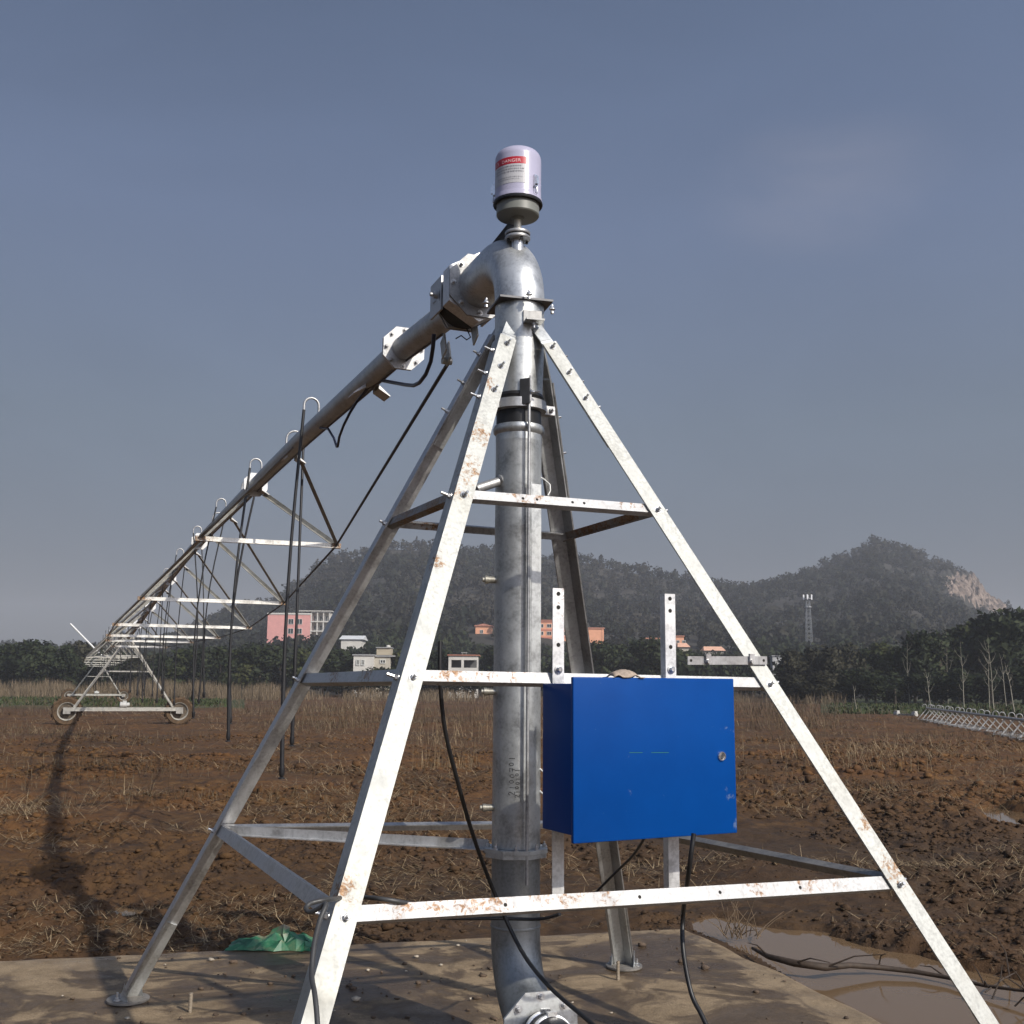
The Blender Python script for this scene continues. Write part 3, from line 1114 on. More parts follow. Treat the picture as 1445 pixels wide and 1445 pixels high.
def make_cabinet():
    back = UP[0] + nout * .020
    ndir = (nout * math.cos(math.radians(4)) - abh * math.sin(math.radians(4)) * -1).normalized()
    bx = V((-ndir.y, ndir.x, 0))
    if bx.x < 0:
        bx = -bx
    dep = .255
    fr = back + ndir * dep
    c1, c2, c3, c4 = [onplane(x, y, fr, ndir) for x, y in ((806, 955.5), (1033, 957.5), (1043, 1180), (812, 1185.5))]
    zt = (c1.z + c2.z) / 2
    zb = (c3.z + c4.z) / 2
    xl = ((c1 - fr).dot(bx) + (c4 - fr).dot(bx)) / 2
    xr = ((c2 - fr).dot(bx) + (c3 - fr).dot(bx)) / 2
    root = thing('control_cabinet', V((fr.x, fr.y, zb)), 'bright blue steel control cabinet with a closed door mounted on the tower uprights', 'cabinet')
    blue, t, p = new_mat('blue_enamel')
    n = noise(t, 3, 5, .6)
    base = ramp(t, n, [(.35, (.001, .045, .215)), (.65, (.0015, .053, .245))])
    sc = noise(t, 22, 6, .75, dist=.5)
    g = N_(t, 'ShaderNodeNewGeometry')
    dd = None
    for q, r in ((c3 + V((-.02, 0, .04)), .05), (c3 + V((-.045, 0, .16)), .045), (c3 + V((-.045, 0, .40)), .05), (c1 + V((.16, 0, -.01)), .11)):
        d = N_(t, 'ShaderNodeVectorMath')
        d.operation = 'DISTANCE'
        t.links.new(g.outputs['Position'], d.inputs[0])
        d.inputs[1].default_value = q
        v = math_(t, 'SUBTRACT', 1.0, math_(t, 'DIVIDE', d.outputs['Value'], r))
        dd = v if dd is None else math_(t, 'MAXIMUM', dd, v)
    f = math_(t, 'ADD', math_(t, 'MULTIPLY', math_(t, 'MAXIMUM', dd, 0), .22), sc)
    mk = ramp(t, f, [(.66, (0, 0, 0)), (.74, (.4,) * 3)])
    t.links.new(mixc(t, mk, base, (.22, .27, .33)), p.inputs['Base Color'])
    p.inputs['Roughness'].default_value = .3
    p.inputs['Specular IOR Level'].default_value = .12

    def pt(a, d, z):
        return V((fr.x, fr.y, 0)) + bx * a + ndir * d + V((0, 0, z))
    import bmesh

    def rbox(name, a0, a1, d0, d1, z0, z1, mat, bev, parent):
        m = MB()
        m.box(pt((a0 + a1) / 2, (d0 + d1) / 2, (z0 + z1) / 2), bx * (a1 - a0) / 2, ndir * (d1 - d0) / 2, V((0, 0, (z1 - z0) / 2)))
        o = m.build(name, mat, parent)
        b = bmesh.new()
        b.from_mesh(o.data)
        bmesh.ops.bevel(b, geom=b.edges[:], offset=bev, segments=3, affect='EDGES', profile=.5)
        b.to_mesh(o.data)
        b.free()
        o.data.polygons.foreach_set('use_smooth', [True] * len(o.data.polygons))
        o.data.set_sharp_from_angle(angle=math.radians(50))
        return o
    rbox('body', xl + .012, xr - .012, -dep, -.022, zb + .024, zt - .024, blue, .004, root)
    m = MB()
    m.box(pt((xl + xr) / 2, -.020, (zt + zb) / 2), bx * ((xr - xl) / 2 - .018), ndir * .0018, V((0, 0, (zt - zb) / 2 - .03)))
    m.build('door_seal', M_black, root)
    door = rbox('door', xl, xr, -.018, 0, zb, zt, blue, .0035, root)
    k = onplane(1018, 1067, fr, ndir)
    lk = MB()
    lk.lathe(k + ndir * .0005, ndir, [(.0185, 0), (.0185, .004), (.016, .007), (.014, .007), (.013, .004)], 32)
    lock = lk.build('lock', galv('lock_chrome', .75, .95, .18), door, 40)
    lk = MB()
    lk.box(k + ndir * .008, (bx + V((0, 0, 1.6))).normalized() * .011, (bx * 1.6 - V((0, 0, 1))).normalized() * .0035, ndir * .003)
    lk.build('key_slot', M_dark, lock)
    M_tape = plain('green_line', (.01, .13, .10), .5)
    for x0, x1 in ((888, 906.5), (919, 943.5)):
        p0, p1 = onplane(x0, 1062, fr, ndir), onplane(x1, 1062, fr, ndir)
        m = MB()
        m.box((p0 + p1) / 2 + ndir * .0006, (p1 - p0) / 2, ndir * .0004, V((0, 0, .0012)))
        m.build('tape_mark', M_tape, door)
    return root, fr, ndir, bx, zt, zb, xl, xr


cab, FR, ND, BX, ZT, ZB, XL, XR = make_cabinet()

# flat strap clipped across the right leg
Ps = leg_at('B', 932)
m = MB()
pA = onplane(970, 932, Ps + nout * .02, nout)
pB = onplane(1082, 932, Ps + nout * .02, nout)
dv = (pB - pA).normalized()
m.box((pA + pB) / 2, dv * ((pB - pA).length / 2), nout * .003, V((0, 0, .0175)))
m.mi = 1
for s in (.04, .955):
    m.disc(pA.lerp(pB, s) + nout * .003, nout, .006, .001, 14)
strap = m.build('strap', [galv('strap_steel', .42, .7, .35), M_hole], tower)
strap['label'] = 'short flat strap clipped across the right leg'
for s in (.24, .79):
    c = pA.lerp(pB, s)
    m = MB()
    m.box(c + V((0, 0, .012)) + nout * .009, dv * .012, nout * .006, V((0, 0, .016)))
    m.lathe(c + nout * .0035 - V((0, 0, .004)), nout, [(.014, 0), (.014, .004), (.01, .005), (.01, .018)], 12)
    m.build('clip', M_bolt, strap, 40)

# brown work glove / rag on top of the cabinet
rag = MB()
cpos = at(880, 951, FR.y + .10)
n = 16
vs, fs = [], []
for i in range(n):
    for j in range(8):
        a, b = i / (n - 1), j / 7
        x = (a - .5) * .135
        y = (b - .5) * .085
        z = .022 * math.sin(PI * a) ** .5 * math.sin(PI * b) ** .6 + .008 * math.sin(a * 11 + b * 5)
        if a < .3:
            z += .010 * (1 - abs(a - .15) / .15) * math.sin(PI * b)
        vs.append(cpos + BX * x - ND * y + V((0, 0, max(z, 0) + .002 + ZT - cpos.z)))
for i in range(n - 1):
    for j in range(7):
        fs.append((i * 8 + j, (i + 1) * 8 + j, (i + 1) * 8 + j + 1, i * 8 + j + 1))
rag.add(vs, fs)
ro_ = rag.build('work_glove', plain('glove_cloth', (.36, .29, .23), .9, var=.3, scale=60), None, 60, base=cpos)
md = ro_.modifiers.new('thick', 'SOLIDIFY')
md.thickness = .004
tag(ro_, 'crumpled beige cloth work glove lying on top of the blue cabinet', 'glove')

# ------------------------------------------------------------------ swivel elbow + first irrigation span
E_ = V((-.398, 1, 0)).normalized()
NR = V((E_.y, -E_.x, 0))                                   # to the right of the arm and away from the camera
AXY = lambda Y: V((PV.x - .398 * (Y - PV.y), Y, 0))
PATH = [(5.80, 3.78), (6.5, 3.80), (7.3, 3.865), (8.45, 3.90), (10, 3.955), (12, 4.0), (15.1, 4.03), (17.6, 4.06), (20, 4.07), (22.6, 4.03), (26.8, 3.90), (31.6, 3.70), (36, 3.52), (40, 3.40), (42.4, 3.35)]


def pz(Y):
    for (a, za), (b, zb) in zip(PATH, PATH[1:]):
        if Y <= b:
            return za + (zb - za) * (Y - a) / (b - a)
    return PATH[-1][1]


def pipe_pt(Y):
    p = AXY(Y)
    p.z = pz(Y)
    return p


span = thing('irrigation_span', PV + V((0, 0, 3.46)), 'long galvanized pipe arm on trusses running from the pivot head into the distance', 'irrigation arm')
M_arm = galv('arm_zinc', .46, .25, .45, tint=(.98, 1, 1), dirt=.35, streak=.25)
M_white = galv('flange_white_zinc', .62, .2, .5)
M_truss = galv('truss_zinc', .40, .25, .5, tint=(1, .97, .88), dirt=.5)
M_trussd = galv('brace_zinc', .34, .35, .45, tint=(1, .97, .9), dirt=.6)
# plate between fixed head and turning elbow
m = MB()
hd = V((.26, -.966, 0))
m.lathe(PV + V((0, 0, 3.453)), (0, 0, 1), [(.190, 0), (.190, .010)], 4, ref=hd.lerp(V((.966, .26, 0)), .5))
pl = m.build('swivel_plate', M_dark, span)
for k in range(4):
    an = PI / 2 * k
    c = PV + hd * math.cos(an) * .17 + V((.966, .26, 0)) * math.sin(an) * .17
    bolt_bm(c + V((0, 0, 3.463)), (0, 0, 1), .010, .01).build('bolt', M_bolt, pl, 30)
    m = MB()
    m.lathe(c + V((0, 0, 3.452)), (0, 0, -1), [(.009, 0), (.009, .012)], 8)
    m.build('bolt', M_bolt, pl)
m = MB()
pts = [PV + V((0, 0, 3.464)), PV + V((0, 0, 3.48))]
Rb = .29
for k in range(1, 13):
    an = math.radians(90 * k / 12)
    pts.append(PV + E_ * (Rb * (1 - math.cos(an))) + V((0, 0, 3.48 + Rb * math.sin(an))))
ZA = 3.77
pts += [PV + E_ * .60 + V((0, 0, ZA))]
m.tube(pts, .124, 48)
m.build('elbow', galv('elbow_bright', .56, .40, .36, tint=(.98, 1, 1), dirt=.12, streak=.15), span, 50)


def AP(s, dz=0, side=0):
    return PV + E_ * s + NR * side + V((0, 0, ZA + dz))


m = MB()
m.lathe(AP(.58), E_, [(.19, 0), (.19, .014)], 8, ph=PI / 8)
ef = m.build('elbow_flange', galv('elbow_flange_zinc', .34, .7, .55), span)
for k in range(8):
    an = 2 * PI * k / 8
    bolt_bm(AP(.58) + (NR * math.cos(an) + V((0, 0, 1)) * math.sin(an)) * .155, -E_, .011, .008).build('bolt', M_bolt, ef, 30)
m = MB()
m.lathe(AP(.596), E_, [(.20, 0), (.20, .11)], 6, ph=0, ref=(0, 0, 1))
m.build('joint_ring', galv('joint_zinc', .6, .3, .42, dirt=.5), span)
m = MB()
m.lathe(AP(.708), E_, [(.155, 0), (.17, .03), (.145, .06), (.165, .10), (.14, .13), (.155, .17)], 32)
m.build('rubber_joint', M_black, span, 60)
m = MB()
m.lathe(AP(.88, -.01), E_, [(.165, 0), (.165, .012)], 6, ref=NR)
m.lathe(AP(.91, -.01), E_, [(.165, 0), (.165, .012)], 6, ref=NR)
for s in (-1, 1):
    m.box(AP(.88, .01, s * .155), E_ * .10, NR * .006, V((0, 0, .10)))
    m.lathe(AP(.86, .02, s * .161), NR * s, [(.022, 0), (.022, .02), (.012, .02), (.012, .04)], 14)
m.build('hinge_plate', galv('hinge_zinc', .45, .4, .42, dirt=.5), span)
M_lug = galv('lug_zinc', .42, .4, .45, tint=(1, .97, .88), dirt=.6)
for s, sd, dz in ((.80, .05, -.19), (1.22, .03, -.20), (1.12, -.03, -.19)):   # lugs under the joint
    m = MB()
    m.box(AP(s, dz, sd), E_ * .035 + V((0, 0, -.02)), NR * .005, V((0, 0, .055)) + E_ * .02)
    if s == 1.22:
        m.lathe(AP(1.24, -.24, .03), NR, [(.022, -.03), (.022, .03)], 14)
    m.build('lug', M_lug, span)
m = MB()
m.tube([AP(.86, -.15, .02), AP(.87, -.20, .05), AP(.88, -.215, .03), AP(.89, -.19, .0), AP(.90, -.21, -.03)], .004, 6)
m.build('loose_wire', M_black, span)
# pipe
m = MB()
pp = [AP(.93)] + [pipe_pt(Y) for Y in [6.4] + list(np.arange(7.3, 42.4, 1.0)) + [42.4]]
m.tube(pp, .082, 24)
m.build('pipe', M_arm, span, 60)
m = MB()   # seam rib / cable tray under the pipe
m.tube([p + V((0, 0, -.084)) + NR * .02 for p in pp[1:]], .008, 6)
m.build('pipe_seam', M_dark, span, 60)


def pipe_dir(Y):
    return (pipe_pt(Y + .3) - pipe_pt(Y - .3)).normalized()


def flange_pair(Y, parent, r=.155, mat=None):
    d = pipe_dir(Y)
    m = MB()
    m.lathe(pipe_pt(Y) - d * .016, d, [(r, 0), (r, .014)], 8, ph=PI / 8)
    m.lathe(pipe_pt(Y) + d * .003, d, [(r, 0), (r, .014)], 8, ph=PI / 8)
    f = m.build('pipe_flange', mat or M_white, parent)
    if Y < 12:
        for k in range(8):
            an = 2 * PI * k / 8
            a = d.cross(NR).normalized()
            bolt_bm(pipe_pt(Y) - d * .016 + (NR * math.cos(an) + a * math.sin(an)) * (r - .03), -d, .011, .008).build('bolt', M_bolt, f, 30)
    return f


for Y in (7.15, 13.2, 19.1, 25.0, 30.9, 36.6):
    flange_pair(Y, span)


def saddle(Y, parent):
    p, d = pipe_pt(Y), pipe_dir(Y)
    m = MB()
    for s in (-1, 1):
        a = p + NR * .05 * s + V((0, 0, -.065))
        m.add([a - d * .09, a + d * .09, a + d * .09 + NR * .09 * s + V((0, 0, -.075)), a - d * .09 + NR * .09 * s + V((0, 0, -.075)),
               a - d * .09 + V((0, 0, -.03)), a + d * .09 + V((0, 0, -.03)), a + d * .09 + NR * .09 * s + V((0, 0, -.083)), a - d * .09 + NR * .09 * s + V((0, 0, -.083))],
              [(0, 1, 2, 3), (7, 6, 5, 4), (0, 4, 5, 1), (2, 6, 7, 3), (0, 3, 7, 4), (1, 5, 6, 2)])
    m.build('saddle', M_white, parent)


def spread_pts(xr, xl, y, Y, w):
    pass


def angle_bar(name, p, q, w, mat, parent, t=.005, up=V((0, 0, 1)), flip=1):
    p, q = V(p), V(q)
    d = (q - p).normalized()
    a = (up - d * up.dot(d))
    if a.length < 1e-4:
        a = V((1, 0, 0))
    a.normalize()
    b = d.cross(a) * flip
    m = MB()
    m.sweep(p - a * w / 2, q - a * w / 2, Lsec(w, w * .85, t), a, b)
    return m.build(name, mat, parent)


# trusses: (centre Y, width, height of the spreader)
TR = [(12.05, 1.50, 3.15), (16.7, 2.12, 2.84), (21.2, 2.5, 2.68), (25.6, 2.45, 2.66), (30.2, 2.2, 2.72), (34.9, 1.6, 2.72)]
saddle(8.0, span)
ends = {-1: [pipe_pt(10.6) + V((0, 0, -.06)) - NR * .06], 1: [AP(1.24, -.25, .04)]}
for i, (Y, w, z) in enumerate(TR):
    c = AXY(Y)
    c.z = z
    R_, L_ = c + NR * w / 2, c - NR * w / 2
    angle_bar('spreader', L_, R_, .056, galv('spreader_zinc_%d' % i, .66, .4, .45, [(*R_, .22), (*L_, .28)], tint=(1, .98, .92)), span)
    ends[1].append(R_)
    ends[-1].append(L_)
    m = MB()
    for q in (L_, R_):
        m.box(q, NR * .05, E_ * .035, V((0, 0, .028)))
    m.build('spreader_clamp', galv('clamp_rusty_%d' % i, .3, .2, .6, [(*R_, .3), (*L_, .3)], tint=(1, .9, .8)), span)
    for dy in (-1.05, 1.05):
        a = pipe_pt(Y + dy)
        saddle(Y + dy, span)
        for s, q in ((1, R_), (-1, L_)):
            p0 = a + NR * .10 * s + V((0, 0, -.12))
            angle_bar('truss_brace', p0, q + V((0, 0, .02)), .05, M_trussd if dy < 0 else M_truss, span, flip=s)
T1 = AXY(42.4)
ends[1].append(V((T1.x, T1.y, 3.2)) + NR * .25)
ends[-1].append(V((T1.x, T1.y, 3.2)) - NR * .25)
for s in (-1, 1):
    for p, q in zip(ends[s], ends[s][1:]):
        m = MB()
        m.tube([p, q], .0125, 8)
        m.build('truss_rod', M_hose if s == 1 else M_trussd, span)

# goosenecks with drop hoses
k = 0
Y = 9.75
while Y < 40:
    s = -1 if k % 2 == 0 else 1
    p = pipe_pt(Y)
    top = p + V((0, 0, .075))
    R0 = .068 if s < 0 else .09
    m = MB()
    pts = [top, top + V((0, 0, .10))]
    for a in range(1, 9):
        an = PI * a / 8
        pts.append(top + V((0, 0, .10 + R0 * math.sin(an))) + NR * s * (R0 * (1 - math.cos(an))))
    e = pts[-1]
    pts.append(e + V((0, 0, -.06)))
    m.tube(pts, .0115, 10)
    m.build('gooseneck', M_rod, span, 60)
    zl = {0: .86, 1: 1.05, 2: 1.02, 3: 1.15}.get(k, 1.15 + .35 * random.random())
    sway = V((random.uniform(-.28, .2), random.uniform(-.2, .2), 0)) if k else V((-.10, 0, 0))
    e = pts[-1] + V((0, 0, .01))
    L = e.z - zl
    hp = [e]
    for a in range(1, 9):
        f = a / 8
        hp.append(e + V((0, 0, -L * f)) + sway * (math.sin(f * PI * .9) * .7 + f * f * .5))
    m = MB()
    rr = .0145 if k < 4 else .011
    m.tube(hp, [rr] * 6 + [rr * 1.35] * 3, 8)
    m.lathe(hp[-1] + V((0, 0, .02)), (0, 0, -1), [(.024, 0), (.024, .06), (.012, .08), (.03, .085), (.03, .095)], 10)
    m.build('drop_hose', M_hose, span, 60)
    Y += 1.53
    k += 1

# power cable looping under the arm
pcab = MB()
cp_ = [at(612.5, 472, 6.3), at(611, 490, 6.35), at(608, 510, 6.5), at(601, 528, 6.6), at(592, 540, 6.75), at(584, 544, 6.9), at(572, 543, 7.2), at(556, 540, 7.5), at(539, 537, 7.75)]
pcab.tube(cp_, .013, 8)
c2 = [at(539, 537, 7.75), at(520, 547, 8.0), at(504, 566, 8.15), at(494, 582, 8.25), at(485, 600, 8.4), at(479, 616, 8.6), at(476.5, 630, 8.75), at(475, 630, 8.8), at(471, 618, 9.0), at(463, 605, 9.3), at(452, 604, 9.5)]
pcab.tube(c2, .011, 8)
tag(pcab.build('power_cable', plain('cable_navy', (.012, .014, .03), .4), None, 60, base=cp_[0]), 'black power cable hanging in loops below the start of the pipe arm', 'cable')

# ------------------------------------------------------------------ collector ring unit
unit = thing('collector_ring', PV + V((0, 0, 3.76)), 'pale lilac domed housing with a red danger sticker on top of the pivot head', 'electrical unit')
U0 = PV + V((-.012, 0, 0))
m = MB()
m.lathe(U0 + V((0, 0, 3.66)), (0, 0, 1), [(.033, 0), (.030, .12), (.030, .16)], 28)
m.build('stem', galv('stem_zinc', .6, .5, .3), unit, 40)
for z in (3.808, 3.832):
    m = MB()
    m.lathe(U0 + V((0, 0, z)), (0, 0, 1), [(.062, 0), (.064, .003), (.064, .013), (.062, .016)], 36)
    f = m.build('stem_flange', M_rod, unit, 40)
m = MB()
m.lathe(U0 + V((0, 0, 3.824)), (0, 0, 1), [(.058, 0), (.058, .008)], 30)
for k in range(4):
    an = k * PI / 2 + .4
    m.lathe(U0 + V((math.cos(an) * .05, math.sin(an) * .05, 3.808)), (0, 0, -1), [(.007, 0), (.007, .012)], 6)
m.build('gasket', M_black, unit)
m = MB()
m.lathe(U0 + V((0, 0, 3.848)), (0, 0, 1), [(.019, 0), (.019, .075)], 20)
m.build('shaft', galv('shaft_brassy', .55, .5, .4, tint=(1, .93, .78)), unit, 40)
M_olive = plain('olive_grey_paint', (.17, .175, .155), .45, var=.08)
m = MB()
m.lathe(U0 + V((0, 0, 3.930)), (0, 0, 1), [(.02, -.016), (.03, -.014), (.034, -.004), (.103, .0), (.108, .006), (.108, .068), (.100, .070), (.100, .12)], 56)
m.build('base', M_olive, unit, 35)
m = MB()
m.lathe(U0 + V((0, 0, 3.988)), (0, 0, 1), [(.109, .002), (.124, 0), (.126, .006), (.122, .014), (.110, .016)], 56)
m.build('seal_ring', M_black, unit, 35)
M_lilac = plain('lilac_plastic', (.40, .385, .50), .3, var=.03, spec=.5)
m = MB()
RC = .117
pr = [(RC + .006, 0), (RC + .006, .006), (RC + .001, .022), (RC, .03), (RC, .222)]
for k in range(1, 11):
    an = math.radians(90 * k / 10)
    pr.append((RC - .045 + .045 * math.cos(an) if k < 10 else .02, .222 + .05 * math.sin(an)))
pr[-1] = (.0, .276)
pr.insert(-1, (.04, .274))
ZC = 4.004
m.lathe(U0 + V((0, 0, ZC)), (0, 0, 1), pr, 72, cap=False)
cov = m.build('cover', M_lilac, unit, 40)


def wrap(a, z, r):
    return U0 + V((math.sin(a) * r, -math.cos(a) * r, z))


def patch(b, a0, a1, z0, z1, r, n=20):
    vs = []
    for k in range(n + 1):
        a = a0 + (a1 - a0) * k / n
        vs += [wrap(a, z0, r), wrap(a, z1, r)]
    b.add(vs, [(2 * k, 2 * k + 2, 2 * k + 3, 2 * k + 1) for k in range(n)])


A0, A1_ = math.radians(-76), math.radians(21)
m = MB()
patch(m, A0, A1_, ZC + .058, ZC + .196, RC + .0012)
stk = m.build('sticker', plain('sticker_white', (.46, .455, .47), .35, var=.02), cov)
m = MB()
patch(m, A0, A1_ - .01, ZC + .158, ZC + .195, RC + .0018)
m.build('red_band', plain('sticker_red', (.42, .012, .025), .35, var=.03), stk)
for (a0, a1, z0, z1) in ((A0, A1_, ZC + .0575, ZC + .059), (A1_ - .008, A1_ + .008, ZC + .058, ZC + .19)):
    pass


def text_on(b, body, size, a_left, z, r, ink_w=None):
    cu = bpy.data.curves.new('txt', 'FONT')
    cu.body = body
    cu.size = size
    cu.space_character = 1.1
    ob = bpy.data.objects.new('txt', cu)
    COL.objects.link(ob)
    dg = bpy.context.evaluated_depsgraph_get()
    me = bpy.data.meshes.new_from_object(ob.evaluated_get(dg))
    xs = [v.co.x for v in me.vertices]
    vs = [wrap(a_left + v.co.x / RC, z + v.co.y, r) for v in me.vertices]
    b.add(vs, [tuple(p.vertices) for p in me.polygons])
    bpy.data.objects.remove(ob)
    bpy.data.meshes.remove(me)
    return max(xs)


m = MB()
text_on(m, 'DANGER', .0235, math.radians(-43), ZC + .1665, RC + .0026)
# warning triangle outline
ta = math.radians(-60)
for (p, q) in (((-.012, 0), (.012, 0)), ((-.012, 0), (0, .021)), ((.012, 0), (0, .021))):
    m.tube([wrap(ta + p[0] / RC, ZC + .167 + p[1], RC + .0022), wrap(ta + q[0] / RC, ZC + .167 + q[1], RC + .0022)], .0009, 5)
m.build('lettering', plain('letter_pink', (.75, .55, .55), .5), stk)
m = MB()   # lines of small print, too fine to read
rr_ = random.Random(4)
for z, hgt, a0, a1 in ((.142, .007, -60, 8), (.128, .007, -66, 10), (.114, .007, -66, 14), (.086, .0045, -58, 12), (.076, .0035, -54, 4)):
    a = math.radians(a0)
    while a < math.radians(a1):
        wd = rr_.uniform(.03, .085)
        b0 = a
        while b0 < a + wd:
            patch(m, b0, b0 + .014, ZC + z, ZC + z + hgt * rr_.uniform(.7, 1), RC + .0019, 1)
            b0 += .021
        a += wd + .035
m.build('small_print', plain('print_grey', (.16, .16, .18), .5), stk)
for an, z in ((45, .0), (-100, .0)):
    a = math.radians(an)
    m = MB()
    c = wrap(a, ZC + .045, RC + .006)
    rv = V((math.sin(a), -math.cos(a), 0))
    tv = V((rv.y, -rv.x, 0))
    m.box(c + V((0, 0, .035)), tv * .011, rv * .006, V((0, 0, .03)))
    m.box(c + V((0, 0, .035)) + rv * .010, tv * .008, rv * .005, V((0, 0, .02)))
    m.tube([c + tv * .008 + V((0, 0, .03)), c + tv * .009 + V((0, 0, -.03)) + rv * .006, c - tv * .009 + V((0, 0, -.03)) + rv * .006, c - tv * .008 + V((0, 0, .03))], .0022, 6)
    m.build('latch', galv('latch_steel_%d' % an, .7, .9, .2), unit, 40)
m = MB()
q0 = U0 + V((-.03, .02, 3.90))
q1 = AP(.44, .14, .0)
m.box((q0 + q1) / 2, (q1 - q0) / 2, V((.018, .02, 0)), V((0, .004, .003)))
m.build('strut', M_dark, unit)

# ------------------------------------------------------------------ loose cables near the tower
def cable(name, pts, r, label, mat=M_black, sub=6):
    P = [V(p) for p in pts]
    out_ = []
    for i in range(len(P) - 1):
        p0, p1, p2, p3 = P[max(i - 1, 0)], P[i], P[i + 1], P[min(i + 2, len(P) - 1)]
        for k in range(sub):
            t = k / sub
            out_.append(.5 * ((2 * p1) + (p2 - p0) * t + (2 * p0 - 5 * p1 + 4 * p2 - p3) * t * t + (3 * p1 - p0 - 3 * p2 + p3) * t ** 3))
    out_.append(P[-1])
    m = MB()
    m.tube(out_, r, 10)
    return tag(m.build(name, mat, None, 60, base=P[-1]), label, 'cable')


cable('ground_cable', [at(621, 905, 4.3), at(621, 960, 4.3), at(628, 1030, 4.35), at(645, 1100, 4.45), at(668, 1180, 4.6), at(697, 1258, 4.75), at(735, 1340, 4.7), at(775, 1392, 4.45), at(830, 1440, 4.15), at(870, 1475, 3.95)], .0085,
      'black cable slanting down in front of the riser pipe foot')
cable('cabinet_cable', [at(979, 1176, FR.y + .12), at(972, 1230, FR.y + .14), at(964, 1290, 4.5), at(964, 1340, 4.45), at(975, 1400, 4.4), at(990, 1432, 4.35), at(1004, 1462, 4.3)], .009,
      'black cable hanging from the bottom of the blue cabinet to the slab')
cable('back_cable', [at(912, 1178, 4.7), at(895, 1205, 4.9), at(872, 1228, 5.1), at(850, 1250, 5.2), at(838, 1262, 5.25)], .006,
      'thin dark cable running back from under the cabinet to the back leg')
cable('leg_cable', [at(600, 1280, 3.9), at(572, 1274, 3.75), at(535, 1268, 3.72), at(500, 1266, 3.8), at(465, 1269, 3.55), at(440, 1274, 3.5), at(432, 1281, 3.48), at(437, 1287, 3.46), at(450, 1282, 3.44), at(460, 1276, 3.42), at(451, 1300, 3.38),
                    at(443, 1335, 3.32), at(440, 1375, 3.26), at(444, 1402, 3.18), at(447, 1430, 3.14), at(449, 1465, 3.1)], .0075,
      'grey black cable looped round the lower part of the front leg', plain('cable_grey', (.045, .045, .045), .45))
cable('tie_wire', [at(540, 1291, 4.45), at(640, 1296, 4.6), at(700, 1296, 4.75), at(760, 1297, 4.75), at(790, 1290, 4.6)], .007, 'black cable end lying along the lowest front bar', M_black)

# ------------------------------------------------------------------ drive towers and far spans
M_tyre = plain('muddy_tyre', (.075, .045, .022), .9, var=.45, scale=9)
M_wdisc = plain('muddy_disc', (.085, .065, .045), .8, var=.4, scale=6)
M_rim = plain('pale_rim', (.30, .285, .25), .5, var=.15)


